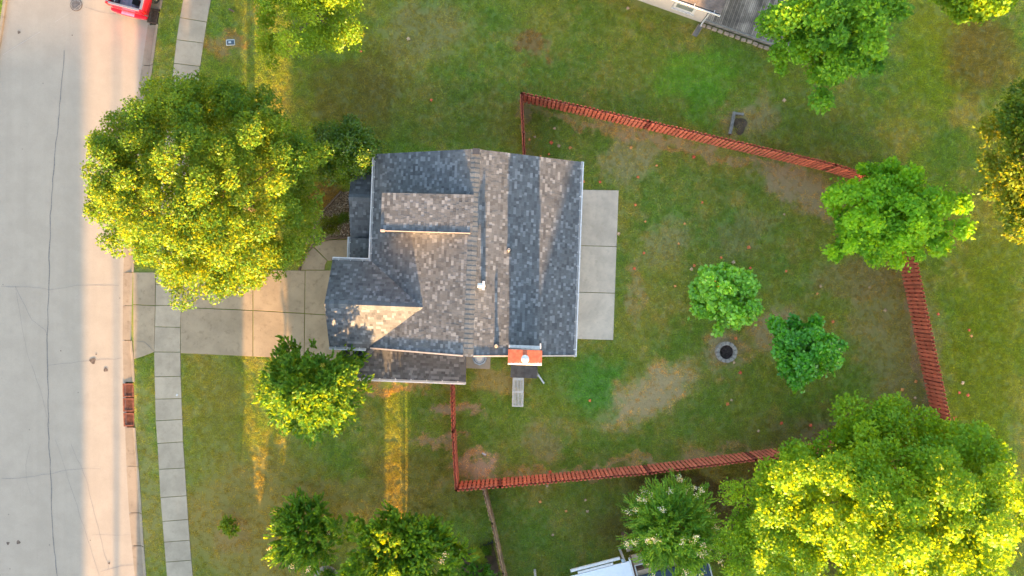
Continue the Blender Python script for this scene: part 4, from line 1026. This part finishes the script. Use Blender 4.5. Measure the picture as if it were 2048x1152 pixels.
# fallen leaves on the lawns
LP_ = [(1387, 314), (1081, 313), (1098, 308), (1069, 274), (1262, 295), (1167, 363), (1200, 364), (1288, 506), (1290, 443), (1271, 410), (1269, 537), (1237, 467), (1357, 487), (1350, 572), (1388, 531), (1382, 538), (1442, 515), (1467, 524), (1500, 536),
       (1498, 495), (1572, 542), (1568, 429), (1739, 575), (1770, 620), (1666, 644), (1472, 677), (1831, 762), (1805, 779), (1640, 572), (1634, 587), (1118, 292), (1141, 296), (1109, 257), (1058, 279), (1102, 285), (1313, 331), (1276, 354), (1404, 405), (1369, 447),
       (1455, 808), (1463, 800), (1516, 862), (1562, 846), (1593, 902), (1621, 851), (1798, 828), (1830, 795), (1925, 765), (1935, 790), (1918, 785), (1942, 672), (1938, 660), (1910, 836), (1917, 860), (1876, 628), (1171, 1000), (1132, 1022), (1080, 1003), (1106, 1070), (1175, 1022), (1094, 972),
       (1100, 943), (1180, 801), (863, 200), (817, 78), (722, 103), (1256, 17), (1568, 200), (1650, 214), (1480, 745), (1467, 725)]
PAL = [(.72, .19, .055), (.68, .28, .08), (.52, .34, .19), (.66, .12, .045)]
lm = []
for i, c in enumerate(PAL):
    v = [(0, -.08, .012), (.05, -.02, .03), (.085, .03, .012), (.03, .05, .028), (0, .095, .014), (-.03, .05, .028), (-.085, .03, .012), (-.05, -.02, .03)]
    me = bpy.data.meshes.new('fallen_leaf'); me.from_pydata(v + [(0, .01, .04)], [], [(j, (j + 1) % 8, 8) for j in range(8)]); me.materials.append(plain('dead_leaf_%d' % i, c, .7, var=.2)); lm.append(me)
for px, py in LP_:
    ci = random.randrange(4); in_ = 1040 < px < 1900 and 200 < py < 960
    o = link_mesh('fallen_leaf', lm[ci], None, None, at(px, py, .035)); s = random.uniform(.85, 1.35); o.scale = (s, s, s * 1.2); o.rotation_euler = (random.uniform(-.3, .3), random.uniform(-.3, .3), random.uniform(0, 6.28))
    cn = ('orange', 'amber', 'pale brown', 'red')[ci]
    if in_: zone = ('by the short fence and the roof corner' if px < 1130 and py < 340 else 'beside the patio' if px < 1300 and 380 < py < 600 else 'between the long top fence and the patio' if px < 1345 and py < 420 else 'above the pale maple' if py < 560 and px < 1560 else 'near the fire pit' if px < 1500 and py < 760 else 'along the bottom of the fenced yard' if py > 790 else 'in the bare back corner of the yard')
    else: zone = ('on the strip of lawn beyond the far fence' if px > 1850 else 'in the shaded strip below the bottom fence' if py > 930 else 'on the lawn beside the deck' if px > 1200 else 'on the front lawn')
    tag(o, cn + ' fallen leaf on the grass ' + zone, 'leaf', cn + ' leaves ' + zone)

# ---------------------------------------------------------------- red pickup truck, parked along the kerb at the top edge
TA = R(-14.5); tl = Vector(at(213, 3, 1.15)); tr2 = Vector(at(276, 19.5, 1.15)); tm = (tl + tr2) / 2
def TW(x, y, z):                       # truck frame: x to its right, y forward, origin at the tailgate
    return (tm.x + math.cos(TA) * x - math.sin(TA) * y, tm.y + math.sin(TA) * x + math.cos(TA) * y, z + ROAD_Z)
truck = tag(empty('pickup_truck', TW(0, 2.5, 0)), 'red pickup truck parked by the kerb with an open load bed', 'pickup truck')
def tbox(nm, x0, x1, y0, y1, z0, z1, mat, parent=None, bev=0.0):
    mb = MB(); mb.prism([TW(x, y, 0)[:2] for x, y in ((x0, y0), (x1, y0), (x1, y1), (x0, y1))], z0 + ROAD_Z, z1 + ROAD_Z); return mb.build(nm, M[mat], parent or truck, bevel=bev)
tw = .90
tbox('bed_floor', -.74, .74, .10, 1.9, .72, .78, 'bed_liner'); 
for i in range(7): tbox('bed_rib', -.66 + .2 * i, -.60 + .2 * i, .12, 1.88, .78, .80, 'bed_liner')
for s_ in (-1, 1):
    mb = MB()
    prof = [(s_ * .76, .55), (s_ * .92, .50), (s_ * .97, .85), (s_ * .93, 1.10), (s_ * .88, 1.17), (s_ * .78, 1.17), (s_ * .76, 1.12)]
    v = [TW(x, y, z) for y in (.0, 1.92) for x, z in prof]; k = len(prof)
    mb.add(v, [tuple(range(k)), tuple(range(2 * k - 1, k - 1, -1))] + [(i, (i + 1) % k, k + (i + 1) % k, k + i) for i in range(k)]); mb.build('bed_side', M['red_paint'], truck, bevel=.02)
    tbox('bed_rail', s_ * .83 - .06, s_ * .83 + .06, .06, 1.88, 1.168, 1.19, 'bed_liner')
    tbox('wheel_well', s_ * .66 - .1, s_ * .66 + .1, .62, 1.5, .78, .98, 'red_bed', bev=.05)
    tbox('tail_lamp', s_ * .91 - .05, s_ * .91 + .05, -.03, .08, .72, 1.05, 'lamp_red')
    for yy in (1.05, 4.4):
        mb = MB(); c = Vector(TW(s_ * .86, yy, .36)); axd = Vector(TW(1, 0, 0)) - Vector(TW(0, 0, 0))
        mb.tube([c - axd * .13, c - axd * .125, c + axd * .125, c + axd * .13], [.31, .36, .36, .31], 24); wh = mb.build('wheel', M['rubber'], truck)
        mb = MB(); c2 = c + axd * .135 * s_; mb.tube([c2 - axd * .02, c2, c2 + axd * .005 * s_], [.23, .24, .20], 20); mb.build('rim', M['chrome'], wh)
        mb = MB()
        for q in range(5):
            a = 2 * math.pi * q / 5; u2 = Vector((0, 0, 1)) * math.cos(a) + axd.cross(Vector((0, 0, 1))) * math.sin(a); mb.bar(c2 + axd * .01 * s_ + u2 * .04, c2 + axd * .01 * s_ + u2 * .2, .06, .03)
        mb.build('spoke', M['chrome'], wh)
tbox('tailgate', -.78, .78, -.05, .06, .60, 1.14, 'red_paint', bev=.02); tbox('tailgate_cap', -.76, .76, -.04, .07, 1.14, 1.165, 'bed_liner')
mb = MB(); pts = [(-.90, .0), (-.86, -.14), (-.4, -.20), (.4, -.20), (.86, -.14), (.90, .0)]
mb.prism([TW(x, y - .05, 0)[:2] for x, y in pts], .42 + ROAD_Z, .60 + ROAD_Z); mb.build('bumper', M['red_paint'], truck, bevel=.02)
tbox('bumper_step', -.32, .32, -.24, -.08, .60, .625, 'chrome')
tbox('cab_wall', -.86, .86, 1.93, 2.05, .5, 1.25, 'red_paint', bev=.02); tbox('cab', -.90, .90, 2.06, 3.9, .5, 1.2, 'red_paint', bev=.05)
mb = MB(); lo = [TW(x, y, 1.2) for x, y in ((-.84, 2.1), (.84, 2.1), (.84, 3.9), (-.84, 3.9))]; hi = [TW(x, y, 1.72) for x, y in ((-.7, 2.25), (.7, 2.25), (.7, 3.3), (-.7, 3.3))]
mb.add(lo + hi, [(0, 1, 5, 4), (1, 2, 6, 5), (2, 3, 7, 6), (3, 0, 4, 7)]); mb.build('window', M['dark_glass'], truck)
mb = MB(); mb.prism([TW(x, y, 0)[:2] for x, y in ((-.7, 2.25), (.7, 2.25), (.7, 3.3), (-.7, 3.3))], 1.72 + ROAD_Z, 1.77 + ROAD_Z); mb.build('cab_roof', M['red_paint'], truck, bevel=.02)
tbox('hood', -.88, .88, 3.92, 5.1, .5, 1.1, 'red_paint', bev=.06); tbox('chassis', -.7, .7, .1, 5.0, .32, .50, 'dark_plastic')
bx = tag(empty('tool_box', TW(.50, .34, .8)), 'black plastic box standing in the bed of the red pickup', 'box')
tbox('body', .30, .62, .26, .50, .80, 1.02, 'dark_plastic', bx, .03); tbox('lid', .285, .635, .245, .515, 1.022, 1.06, 'black', bx, .02)
cr = tag(empty('crate', TW(-.6, .3, .8)), 'dark crate standing in the corner of the pickup bed', 'crate')
tbox('body', -.73, -.40, .14, .44, .80, 1.0, 'dark_plastic', cr, .02); tbox('strap', -.585, -.545, .15, .43, 1.002, 1.01, 'plastic_grey', cr)

# ---------------------------------------------------------------- neighbour's house and deck at the top
M['window_glass'] = plain('window_glass', (0.20, 0.22, 0.20), 0.12, spec=0.5)
B0 = Vector(at(1402, 45)); e1 = Vector((.943, -.333, 0)); e2 = Vector((.333, .943, 0)); NA = math.atan2(-.333, .943)
def NW(a, b, z): p = B0 + e1 * a + e2 * b; return (p.x, p.y, z)
nh = tag(empty('neighbour_house', NW(-4, 4, 0)), 'neighbouring house at the top with beige siding and a white framed window', 'house')
mb = MB()
for k in range(15):
    z0 = .1 + .18 * k
    for a, b in (((-9, 0), (0, 0)), ((0, 0), (0, 8))):
        A, B_ = NW(*a, 0), NW(*b, 0); n_ = (-e2 if a[1] == b[1] == 0 and a[0] != b[0] else e1)
        mb.add([(A[0] + n_.x * .022, A[1] + n_.y * .022, z0), (B_[0] + n_.x * .022, B_[1] + n_.y * .022, z0), (B_[0] + n_.x * .006, B_[1] + n_.y * .006, z0 + .18), (A[0] + n_.x * .006, A[1] + n_.y * .006, z0 + .18)], [(0, 1, 2, 3)])
mb.prism([NW(*p, 0)[:2] for p in ((-9, 0), (0, 0), (0, 8), (-9, 8))], -.1, 2.78); mb.build('wall', M['siding'], nh)
wa, wb = -1.02, -.22
def nbox(nm, a0, a1, b0, b1, z0, z1, mat, parent, bev=0):
    mb = MB(); mb.prism([NW(*p, 0)[:2] for p in ((a0, b0), (a1, b0), (a1, b1), (a0, b1))], z0, z1); return mb.build(nm, M[mat], parent, bevel=bev)
fr = nbox('window', -1.62, -.56, -.05, .02, .78, 2.12, 'white_trim', nh); nbox('pane', -1.50, -.68, -.056, -.02, .92, 1.98, 'window_glass', fr)
for q in (-1.56, -.62): nbox('frame', q - .06, q + .06, -.085, -.052, .78, 2.12, 'white_trim', fr)
nbox('sill', -1.66, -.52, -.14, -.052, .72, .79, 'white_trim', fr); nbox('frame', -1.49, -.69, -.084, -.052, 2.0, 2.12, 'white_trim', fr); nbox('mullion', -1.49, -.69, -.07, -.057, 1.40, 1.46, 'white_trim', fr)
def z_n(x, y): return 2.80
NPITCH = .42
mb = MB(); rv = [NW(-9.5, -.42, 2.72), NW(.40, -.42, 2.72), NW(.40, 4, 2.72 + 4.42 * NPITCH), NW(-9.5, 4, 2.72 + 4.42 * NPITCH), NW(.40, 8.42, 2.72), NW(-9.5, 8.42, 2.72)]
v = rv + [(x, y, z - .12) for x, y, z in rv]; mb.add(v, [(0, 1, 2, 3), (3, 2, 4, 5), (6, 9, 8, 7), (9, 11, 10, 8), (0, 6, 7, 1), (1, 7, 8, 2), (2, 8, 10, 4), (3, 9, 6, 0), (5, 11, 9, 3), (4, 10, 11, 5)])
nr = mb.build('roof', M['roof_deck'], nh)
mb = MB(); rnd = []
cw = .14
for i in range(22):
    a = -9.5
    while a < .40:
        w_ = random.choice((.15, .2, .24, .3)); a1 = min(a + w_ - .004, .40); b0, b1 = -.42 + cw * i, -.42 + cw * (i + 1); l_ = random.choice((0, .006))
        if a1 > -4:
            t_ = [NW(a, b0, 2.72 + cw * i * NPITCH + .02 + l_), NW(a1, b0, 2.72 + cw * i * NPITCH + .02 + l_), NW(a1, b1, 2.72 + cw * (i + 1) * NPITCH + .006 + l_), NW(a, b1, 2.72 + cw * (i + 1) * NPITCH + .006 + l_)]
            mb.add(t_ + [(x, y, z - .024) for x, y, z in t_], [(0, 1, 2, 3), (0, 4, 5, 1), (1, 5, 6, 2), (3, 7, 4, 0)]); rnd += [random.random()] * 4
        a += w_
M['tan_shingle'] = mottled('tan_shingle', (0.150, 0.128, 0.118), 0.25, 3, 60, 0.9, 0.5)
tag(mb.build('shingle_field', M['tan_shingle'], nr, attr=rnd), kind='stuff')
mb = MB(); mb.bar(NW(-9.5, -.50, 2.69), NW(.42, -.50, 2.69), .03, .11); mb.bar(NW(-9.5, -.45, 2.64), NW(.42, -.45, 2.64), .11, .012); g_ = mb.build('gutter', M['white_trim'], nh)
mb = MB()
for a in (-1.75, -.85, .1): mb.bar(NW(a, -.35, 2.76), NW(a, -.53, 2.75), .03, .012)
mb.build('hanger', M['white_trim'], g_)
mb = MB(); mb.tube([NW(.06, -.45, 2.62), NW(.05, -.06, 2.3), NW(.05, -.06, .25), NW(.02, -.22, .12)], .045, 8); mb.build('rain_pipe', M['white_trim'], nh)
sb_ = tag(empty('splash_block', NW(.0, -.55, 0)), 'narrow grey splash block below the white rain pipe of the beige house', 'splash block')
mb = MB(); 
A, B_ = Vector(NW(.04, -.12, .04)), Vector(NW(-.10, -.74, .03)); mb.bar(A, B_, .24, .04); mb.build('base', M['timber'], sb_)
for s_ in (-1, 1):
    mb = MB(); o_ = Vector((.97, -.22, 0)) * .125 * s_; mb.bar(A + o_ + Vector((0, 0, .04)), B_ + o_ + Vector((0, 0, .04)), .025, .08); mb.build('lip', M['tan_block'], sb_)
dk = tag(empty('deck', NW(2, 1, 0)), 'weathered grey plank deck beside the beige house, half under the maple', 'deck')
a = .16
while a < 4.6:
    w_ = .088; mb = MB(); mb.prism([NW(*p, 0)[:2] for p in ((a, .12), (a + w_ - .016, .12), (a + w_ - .016, 3.6), (a, 3.6))], .30, .335 + random.uniform(-.003, .003)); mb.build('plank', M['deck_wood'], dk); a += w_
nbox('black_underlay', .1, 4.65, .1, 3.6, .12, .285, 'black', dk); nbox('rim_board', .1, 4.65, .02, .11, .05, .33, 'timber', dk)  # one black slab under all the planks, showing dark in their gaps
for i in range(13):
    p = NW(.12 + .30 * i + random.uniform(-.02, .02), -.13 + random.uniform(-.02, .02), .06); mb = MB(); mb.box(p, (.24, .15, .15), NA + R(random.uniform(-7, 7)))
    o_n = 'first second third fourth fifth sixth seventh eighth ninth tenth eleventh twelfth thirteenth'.split()[i]
    tag(mb.build('edging_block', M['tan_block'], None, bevel=.02), o_n + ' tan edging block along the deck front, counted from the white rain pipe', 'edging block', 'tan blocks edging the deck')

# ---------------------------------------------------------------- the next yard at the bottom: pale roof, navy metal roof
def SW_(px, py, z): return at(px, py, z)
sa = R(14.5); f1 = Vector((math.cos(sa), math.sin(sa), 0)); f2 = Vector((math.sin(sa), -math.cos(sa), 0)); S0 = Vector(at(1252, 1119, 2.5)); S0.z = 0
def SW(a, b, z): p = S0 + f1 * a + f2 * b; return (p.x, p.y, z)
def sbox(nm, a0, a1, b0, b1, z0, z1, mat, parent, bev=0):
    mb = MB(); mb.prism([SW(*p, 0)[:2] for p in ((a0, b0), (a1, b0), (a1, b1), (a0, b1))], z0, z1); return mb.build(nm, M[mat], parent, bevel=bev)
pc_ = tag(empty('patio_cover', SW(-2, 1.5, 0)), 'pale flat patio roof at the bottom edge beside the white flowering shrub', 'patio roof')
sbox('roof_panel', -4.6, .12, .12, 3.4, 2.42, 2.5, 'white_roof', pc_); sbox('fascia', .12, .20, .0, 3.4, 2.36, 2.52, 'white_trim', pc_)
for a, b in ((-.05, .3), (-4.3, .3), (-.05, 3.2), (-4.3, 3.2)): sbox('post', a - .05, a + .05, b - .05, b + .05, 0, 2.42, 'white_trim', pc_)
sbox('gutter', -2.58, -.25, -.16, -.05, 2.36, 2.47, 'white_trim', pc_); sbox('gutter', -2.28, -.62, .0, .10, 2.40, 2.49, 'white_trim', pc_)
sbox('bracket', -.22, -.08, -.05, .10, 2.40, 2.50, 'ac_metal', pc_)
sh_ = tag(empty('shed', SW(1.6, 1.6, 0)), 'shed with a navy ribbed metal roof under the white flowering shrub', 'shed')
sbox('wall', .35, 3.5, .75, 3.6, 0, 2.2, 'tan_panel', sh_); sbox('top_panel', .30, 1.5, .0, .45, 2.1, 2.2, 'tan_panel', sh_); sbox('window', .36, 1.5, .45, .50, 2.12, 2.24, 'white_trim', sh_)
sbox('recess', .36, 1.5, .50, .95, 1.9, 1.95, 'brown_panel', sh_); sbox('window', .30, .36, .45, 1.0, 2.12, 2.24, 'white_trim', sh_); sbox('side_panel', .22, .30, .05, 1.0, 2.0, 2.16, 'brown_panel', sh_)
sbox('roof', .36, 3.62, .98, 3.7, 2.20, 2.28, 'navy_metal', sh_)
for i in range(14): sbox('rib', .40 + .24 * i, .46 + .24 * i, .98, 3.7, 2.28, 2.315, 'navy_metal', sh_)
sbox('edge_trim', 3.62, 3.67, .9, 3.7, 2.2, 2.33, 'white_trim', sh_)
cb = tag(empty('carton', SW(.35, -.35, 0)), 'small brown box beside the corner of the pale patio roof', 'box')
sbox('body', .16, .48, -.50, -.14, 1.60, 1.94, 'tan_panel', cb, .01); sbox('lid', .15, .32, -.51, -.13, 1.942, 1.96, 'tan_panel', cb); sbox('stand', .22, .42, -.44, -.2, 0, 1.59, 'brown_panel', cb)

# ---------------------------------------------------------------- unseen things placed south of the frame, shaped to throw the long evening shadows
def far_house(label, x0, x1, y0, y1, eave, ridge, wall='siding', roofm='roof_deck'):
    h = tag(empty('suburban_house', ((x0 + x1) / 2, (y0 + y1) / 2, 0)), label, 'house'); ym = (y0 + y1) / 2
    mb = MB(); mb.prism([(x0 + .3, y0 + .3), (x1 - .3, y0 + .3), (x1 - .3, y1 - .3), (x0 + .3, y1 - .3)], -.2, eave)
    for x in (x0 + .3, x1 - .3): mb.add([(x, y0 + .3, eave), (x, y1 - .3, eave), (x, ym, ridge - .15)], [(0, 1, 2)])
    mb.build('wall', M[wall], h)
    mb = MB(); rv = [(x0, y0, eave - .1), (x1, y0, eave - .1), (x1, ym, ridge), (x0, ym, ridge), (x1, y1, eave - .1), (x0, y1, eave - .1)]
    v = rv + [(x, y, z - .12) for x, y, z in rv]; mb.add(v, [(0, 1, 2, 3), (3, 2, 4, 5), (6, 9, 8, 7), (9, 11, 10, 8), (0, 6, 7, 1), (1, 7, 8, 2), (2, 8, 10, 4), (3, 9, 6, 0), (5, 11, 9, 3), (4, 10, 11, 5)])
    mb.build('roof', M[roofm], h)
    n = max(2, int((x1 - x0) / 2.5))
    for i in range(n):
        for yy in (y0 + .28, y1 - .28):
            x = x0 + (x1 - x0) * (i + .5) / n; mb = MB(); mb.box((x, yy, 1.5), (.9, .08, 1.2)); wn_ = mb.build('window', M['white_trim'], h); mb = MB(); mb.box((x, yy, 1.5), (.76, .1, 1.06)); mb.build('pane', M['dark_glass'], wn_)
    return h
def occluder(label, x0, x1, y0, y1, h, n, c1=(.035, .075, .02), c2=(.08, .12, .025), ragged=.5):  # invented leafy blocks out of view, heights and gaps set to shape the shadows
    root = tag(empty('occluder', ((x0 + x1) / 2, (y0 + y1) / 2, 0)), label, 'occluder')
    P = np.stack([rng.uniform(x0, x1, n), rng.uniform(y0, y1, n), h * rng.uniform(0, 1, n) ** .8], 1)
    P[:, 2] *= 1 + ragged / h * (np.sin(P[:, 0] * 2.1 + x0) * .5 + np.sin(P[:, 0] * 5.3 + 1) * .5) * (P[:, 2] / h)
    m = np.array(c1) + (np.array(c2) - np.array(c1)) * rng.uniform(0, 1, (n, 1))
    leaf_mesh('crown', P, rng.normal(size=(n, 3)), rng.normal(size=(n, 3)), .26, .2, m, M['leaf'], root)
    mb = MB()
    for i in range(max(2, int((x1 - x0) / 1.2))):
        x = x0 + .4 + (x1 - x0 - .8) * i / max(1, int((x1 - x0) / 1.2) - 1); mb.tube([(x, (y0 + y1) / 2, -.1), (x, (y0 + y1) / 2, h * .8)], [.08, .03], 6)
    mb.build('trunk', M['bark'], root)
    return root
far_house('low house added across the street, unseen south of the picture', -42, -20.9, -62, -50, 4.6, 7.6)  # added to shade the left of the road, set far off for soft edges
far_house('house behind the pale patio roof, south of the picture', 1.0, 12.2, -25.5, -16.5, 3.0, 6.25)
lp = tag(empty('street_lamp', (-19.35, -44, 0)), 'slim street lamp at the kerb south of the picture', 'street lamp')
mb = MB(); mb.tube([(-19.35, -44, -.2), (-19.35, -44, 9), (-19.5, -44, 9.5), (-20.3, -44, 9.6)], [.11, .08, .06, .05], 8); mb.build('pole', M['ac_metal'], lp)
mb = MB(); mb.box((-20.5, -44, 9.58), (.6, .25, .12)); mb.build('lamp_head', M['ac_metal'], lp)
occluder('added unseen leafy hedge south of the lawn, between the two gaps', -18.3, -13.15, -26, -23.5, 4.6, 12000)
occluder('added unseen leafy hedge south of the front lawn', -10.75, -6.25, -28, -25.5, 6.15, 15000, ragged=.5)
occluder('hedge added unseen beside the next house to the south', -4.95, 2.2, -26, -23.2, 5.8, 17000, ragged=.5)
occluder('high added unseen hedge south of the huge maple', 8.6, 19.4, -33, -30, 9.0, 34000, ragged=1.2)
occluder('lower added unseen hedge at the right, south of the huge maple', 19.5, 27, -33, -30, 6.2, 14000, ragged=1.0)

occluder('unseen low shrubs added for shade south of the front lawn', -13.1, -10.8, -17.6, -16.6, .95, 1100, ragged=.3)  # invented low row that shades the near end of the sunlit lawn strip

# ---------------------------------------------------------------- grass growing on the lawns
def tuft():
    P, F = [], []
    for i in range(30):
        x, y = rng.normal(0, .055, 2); a = rng.uniform(0, 6.28); h = rng.uniform(.015, .04); w = rng.uniform(.006, .012); l = rng.uniform(.7, 1.9) * h; b = rng.uniform(0, 6.28)
        dx, dy = math.cos(a) * w, math.sin(a) * w; k = len(P)
        P += [(x - dx, y - dy, -.005), (x + dx, y + dy, -.005), (x + math.cos(b) * l, y + math.sin(b) * l, h)]; F.append((k, k + 1, k + 2))
    me = bpy.data.meshes.new('grass_tuft'); me.from_pydata(P, [], F); me.materials.append(M['blade']); return bpy.data.objects.new('grass_tuft', me)
tf = tuft()
NG = 135000
P = np.stack([rng.uniform(-25.5, 25.6, NG), rng.uniform(-14.8, 14.8, NG)], 1)
hard = [[at2(xat(WE, y) - 8, y) for y in ys] + [at2(xat(KB, y) + 1, y) for y in ys[::-1]], [at2(xat(SL, y) - 1, y) for y in ys] + [at2(xat(SR, y) + 1, y) for y in ys[::-1]],
        [at2(*p) for p in ((262, 538), (700, 538), (700, 722), (520, 715), (362, 708), (308, 706), (266, 720))], [at2(*p) for p in (pl, pr, qr, ql)],
        [at2(*p) for p in edge_px + [(712, 545), (598, 545)]], [at2(*p) for p in BED], [W(*p, 0)[:2] for p in ((-6, .3), (4.2, .3), (4.2, 8.4), (-6, 8.4))], [W(*p, 0)[:2] for p in ((-5.6, -1.1), (-.4, -1.1), (-.4, .4), (-5.6, .4))],
        [at2(*p) for p in ((930, 700), (982, 700), (980, 738), (930, 736))], [NW(*p, 0)[:2] for p in ((-9, -.25), (5, -.25), (5, 4), (-9, 4))], [at2(*p) for p in ((922, 1112), (985, 1084), (1004, 1160), (925, 1160))]]
keep = np.ones(NG, bool)
for h in hard: keep &= ~in_poly(P, h)
for px, py, rx, ry in ((1450, 703, 24, 22), (461, 85, 11, 8)): c = at(px, py); k_ = CAM_H / FPX; keep &= ((P[:, 0] - c[0]) / (rx * k_)) ** 2 + ((P[:, 1] - c[1]) / (ry * k_)) ** 2 > 1
dens = np.ones(NG)
for (px, py, rx, ry, rot, colr, st) in LAWN_PATCHES:          # thin, worn turf where the lawn is bare
    if colr[0] < .16: continue
    c = at(px, py); k_ = CAM_H / FPX; q = P - np.array(c[:2]); r_ = R(rot); x_ = q[:, 0] * math.cos(r_) + q[:, 1] * math.sin(r_); y_ = -q[:, 0] * math.sin(r_) + q[:, 1] * math.cos(r_)
    d = np.sqrt((x_ / (rx * k_)) ** 2 + (y_ / (ry * k_)) ** 2); dens = np.minimum(dens, np.clip((d - .4) / .9, 1 - st * .95, 1))
keep &= rng.uniform(0, 1, NG) < dens
P = P[keep]
me = bpy.data.meshes.new('grass'); me.vertices.add(len(P)); me.vertices.foreach_set('co', np.concatenate([P, np.zeros((len(P), 1))], 1).ravel().astype(np.float32)); me.update()
gr = link_mesh('grass', me); tag(gr, 'short mown grass covering the lawns', kind='stuff')
gn = bpy.data.node_groups.new('grass_scatter', 'GeometryNodeTree'); gn.is_modifier = True
gn.interface.new_socket('Geometry', in_out='INPUT', socket_type='NodeSocketGeometry'); gn.interface.new_socket('Geometry', in_out='OUTPUT', socket_type='NodeSocketGeometry')
gi = gn.nodes.new('NodeGroupInput'); go = gn.nodes.new('NodeGroupOutput'); iop = gn.nodes.new('GeometryNodeInstanceOnPoints'); oi = gn.nodes.new('GeometryNodeObjectInfo')
oi.inputs['Object'].default_value = tf; oi.inputs['As Instance'].default_value = True
rv_ = gn.nodes.new('FunctionNodeRandomValue'); rv_.data_type = 'FLOAT_VECTOR'; rv_.inputs[0].default_value = (-.08, -.08, 0); rv_.inputs[1].default_value = (.08, .08, 6.283)
rs_ = gn.nodes.new('FunctionNodeRandomValue'); rs_.data_type = 'FLOAT'; rs_.inputs[2].default_value = .8; rs_.inputs[3].default_value = 1.35
L_ = gn.links.new; L_(gi.outputs[0], iop.inputs['Points']); L_(oi.outputs['Geometry'], iop.inputs['Instance']); L_(rv_.outputs[0], iop.inputs['Rotation']); L_(rs_.outputs[1], iop.inputs['Scale']); L_(iop.outputs[0], go.inputs[0])
md = gr.modifiers.new('scatter', 'NODES'); md.node_group = gn
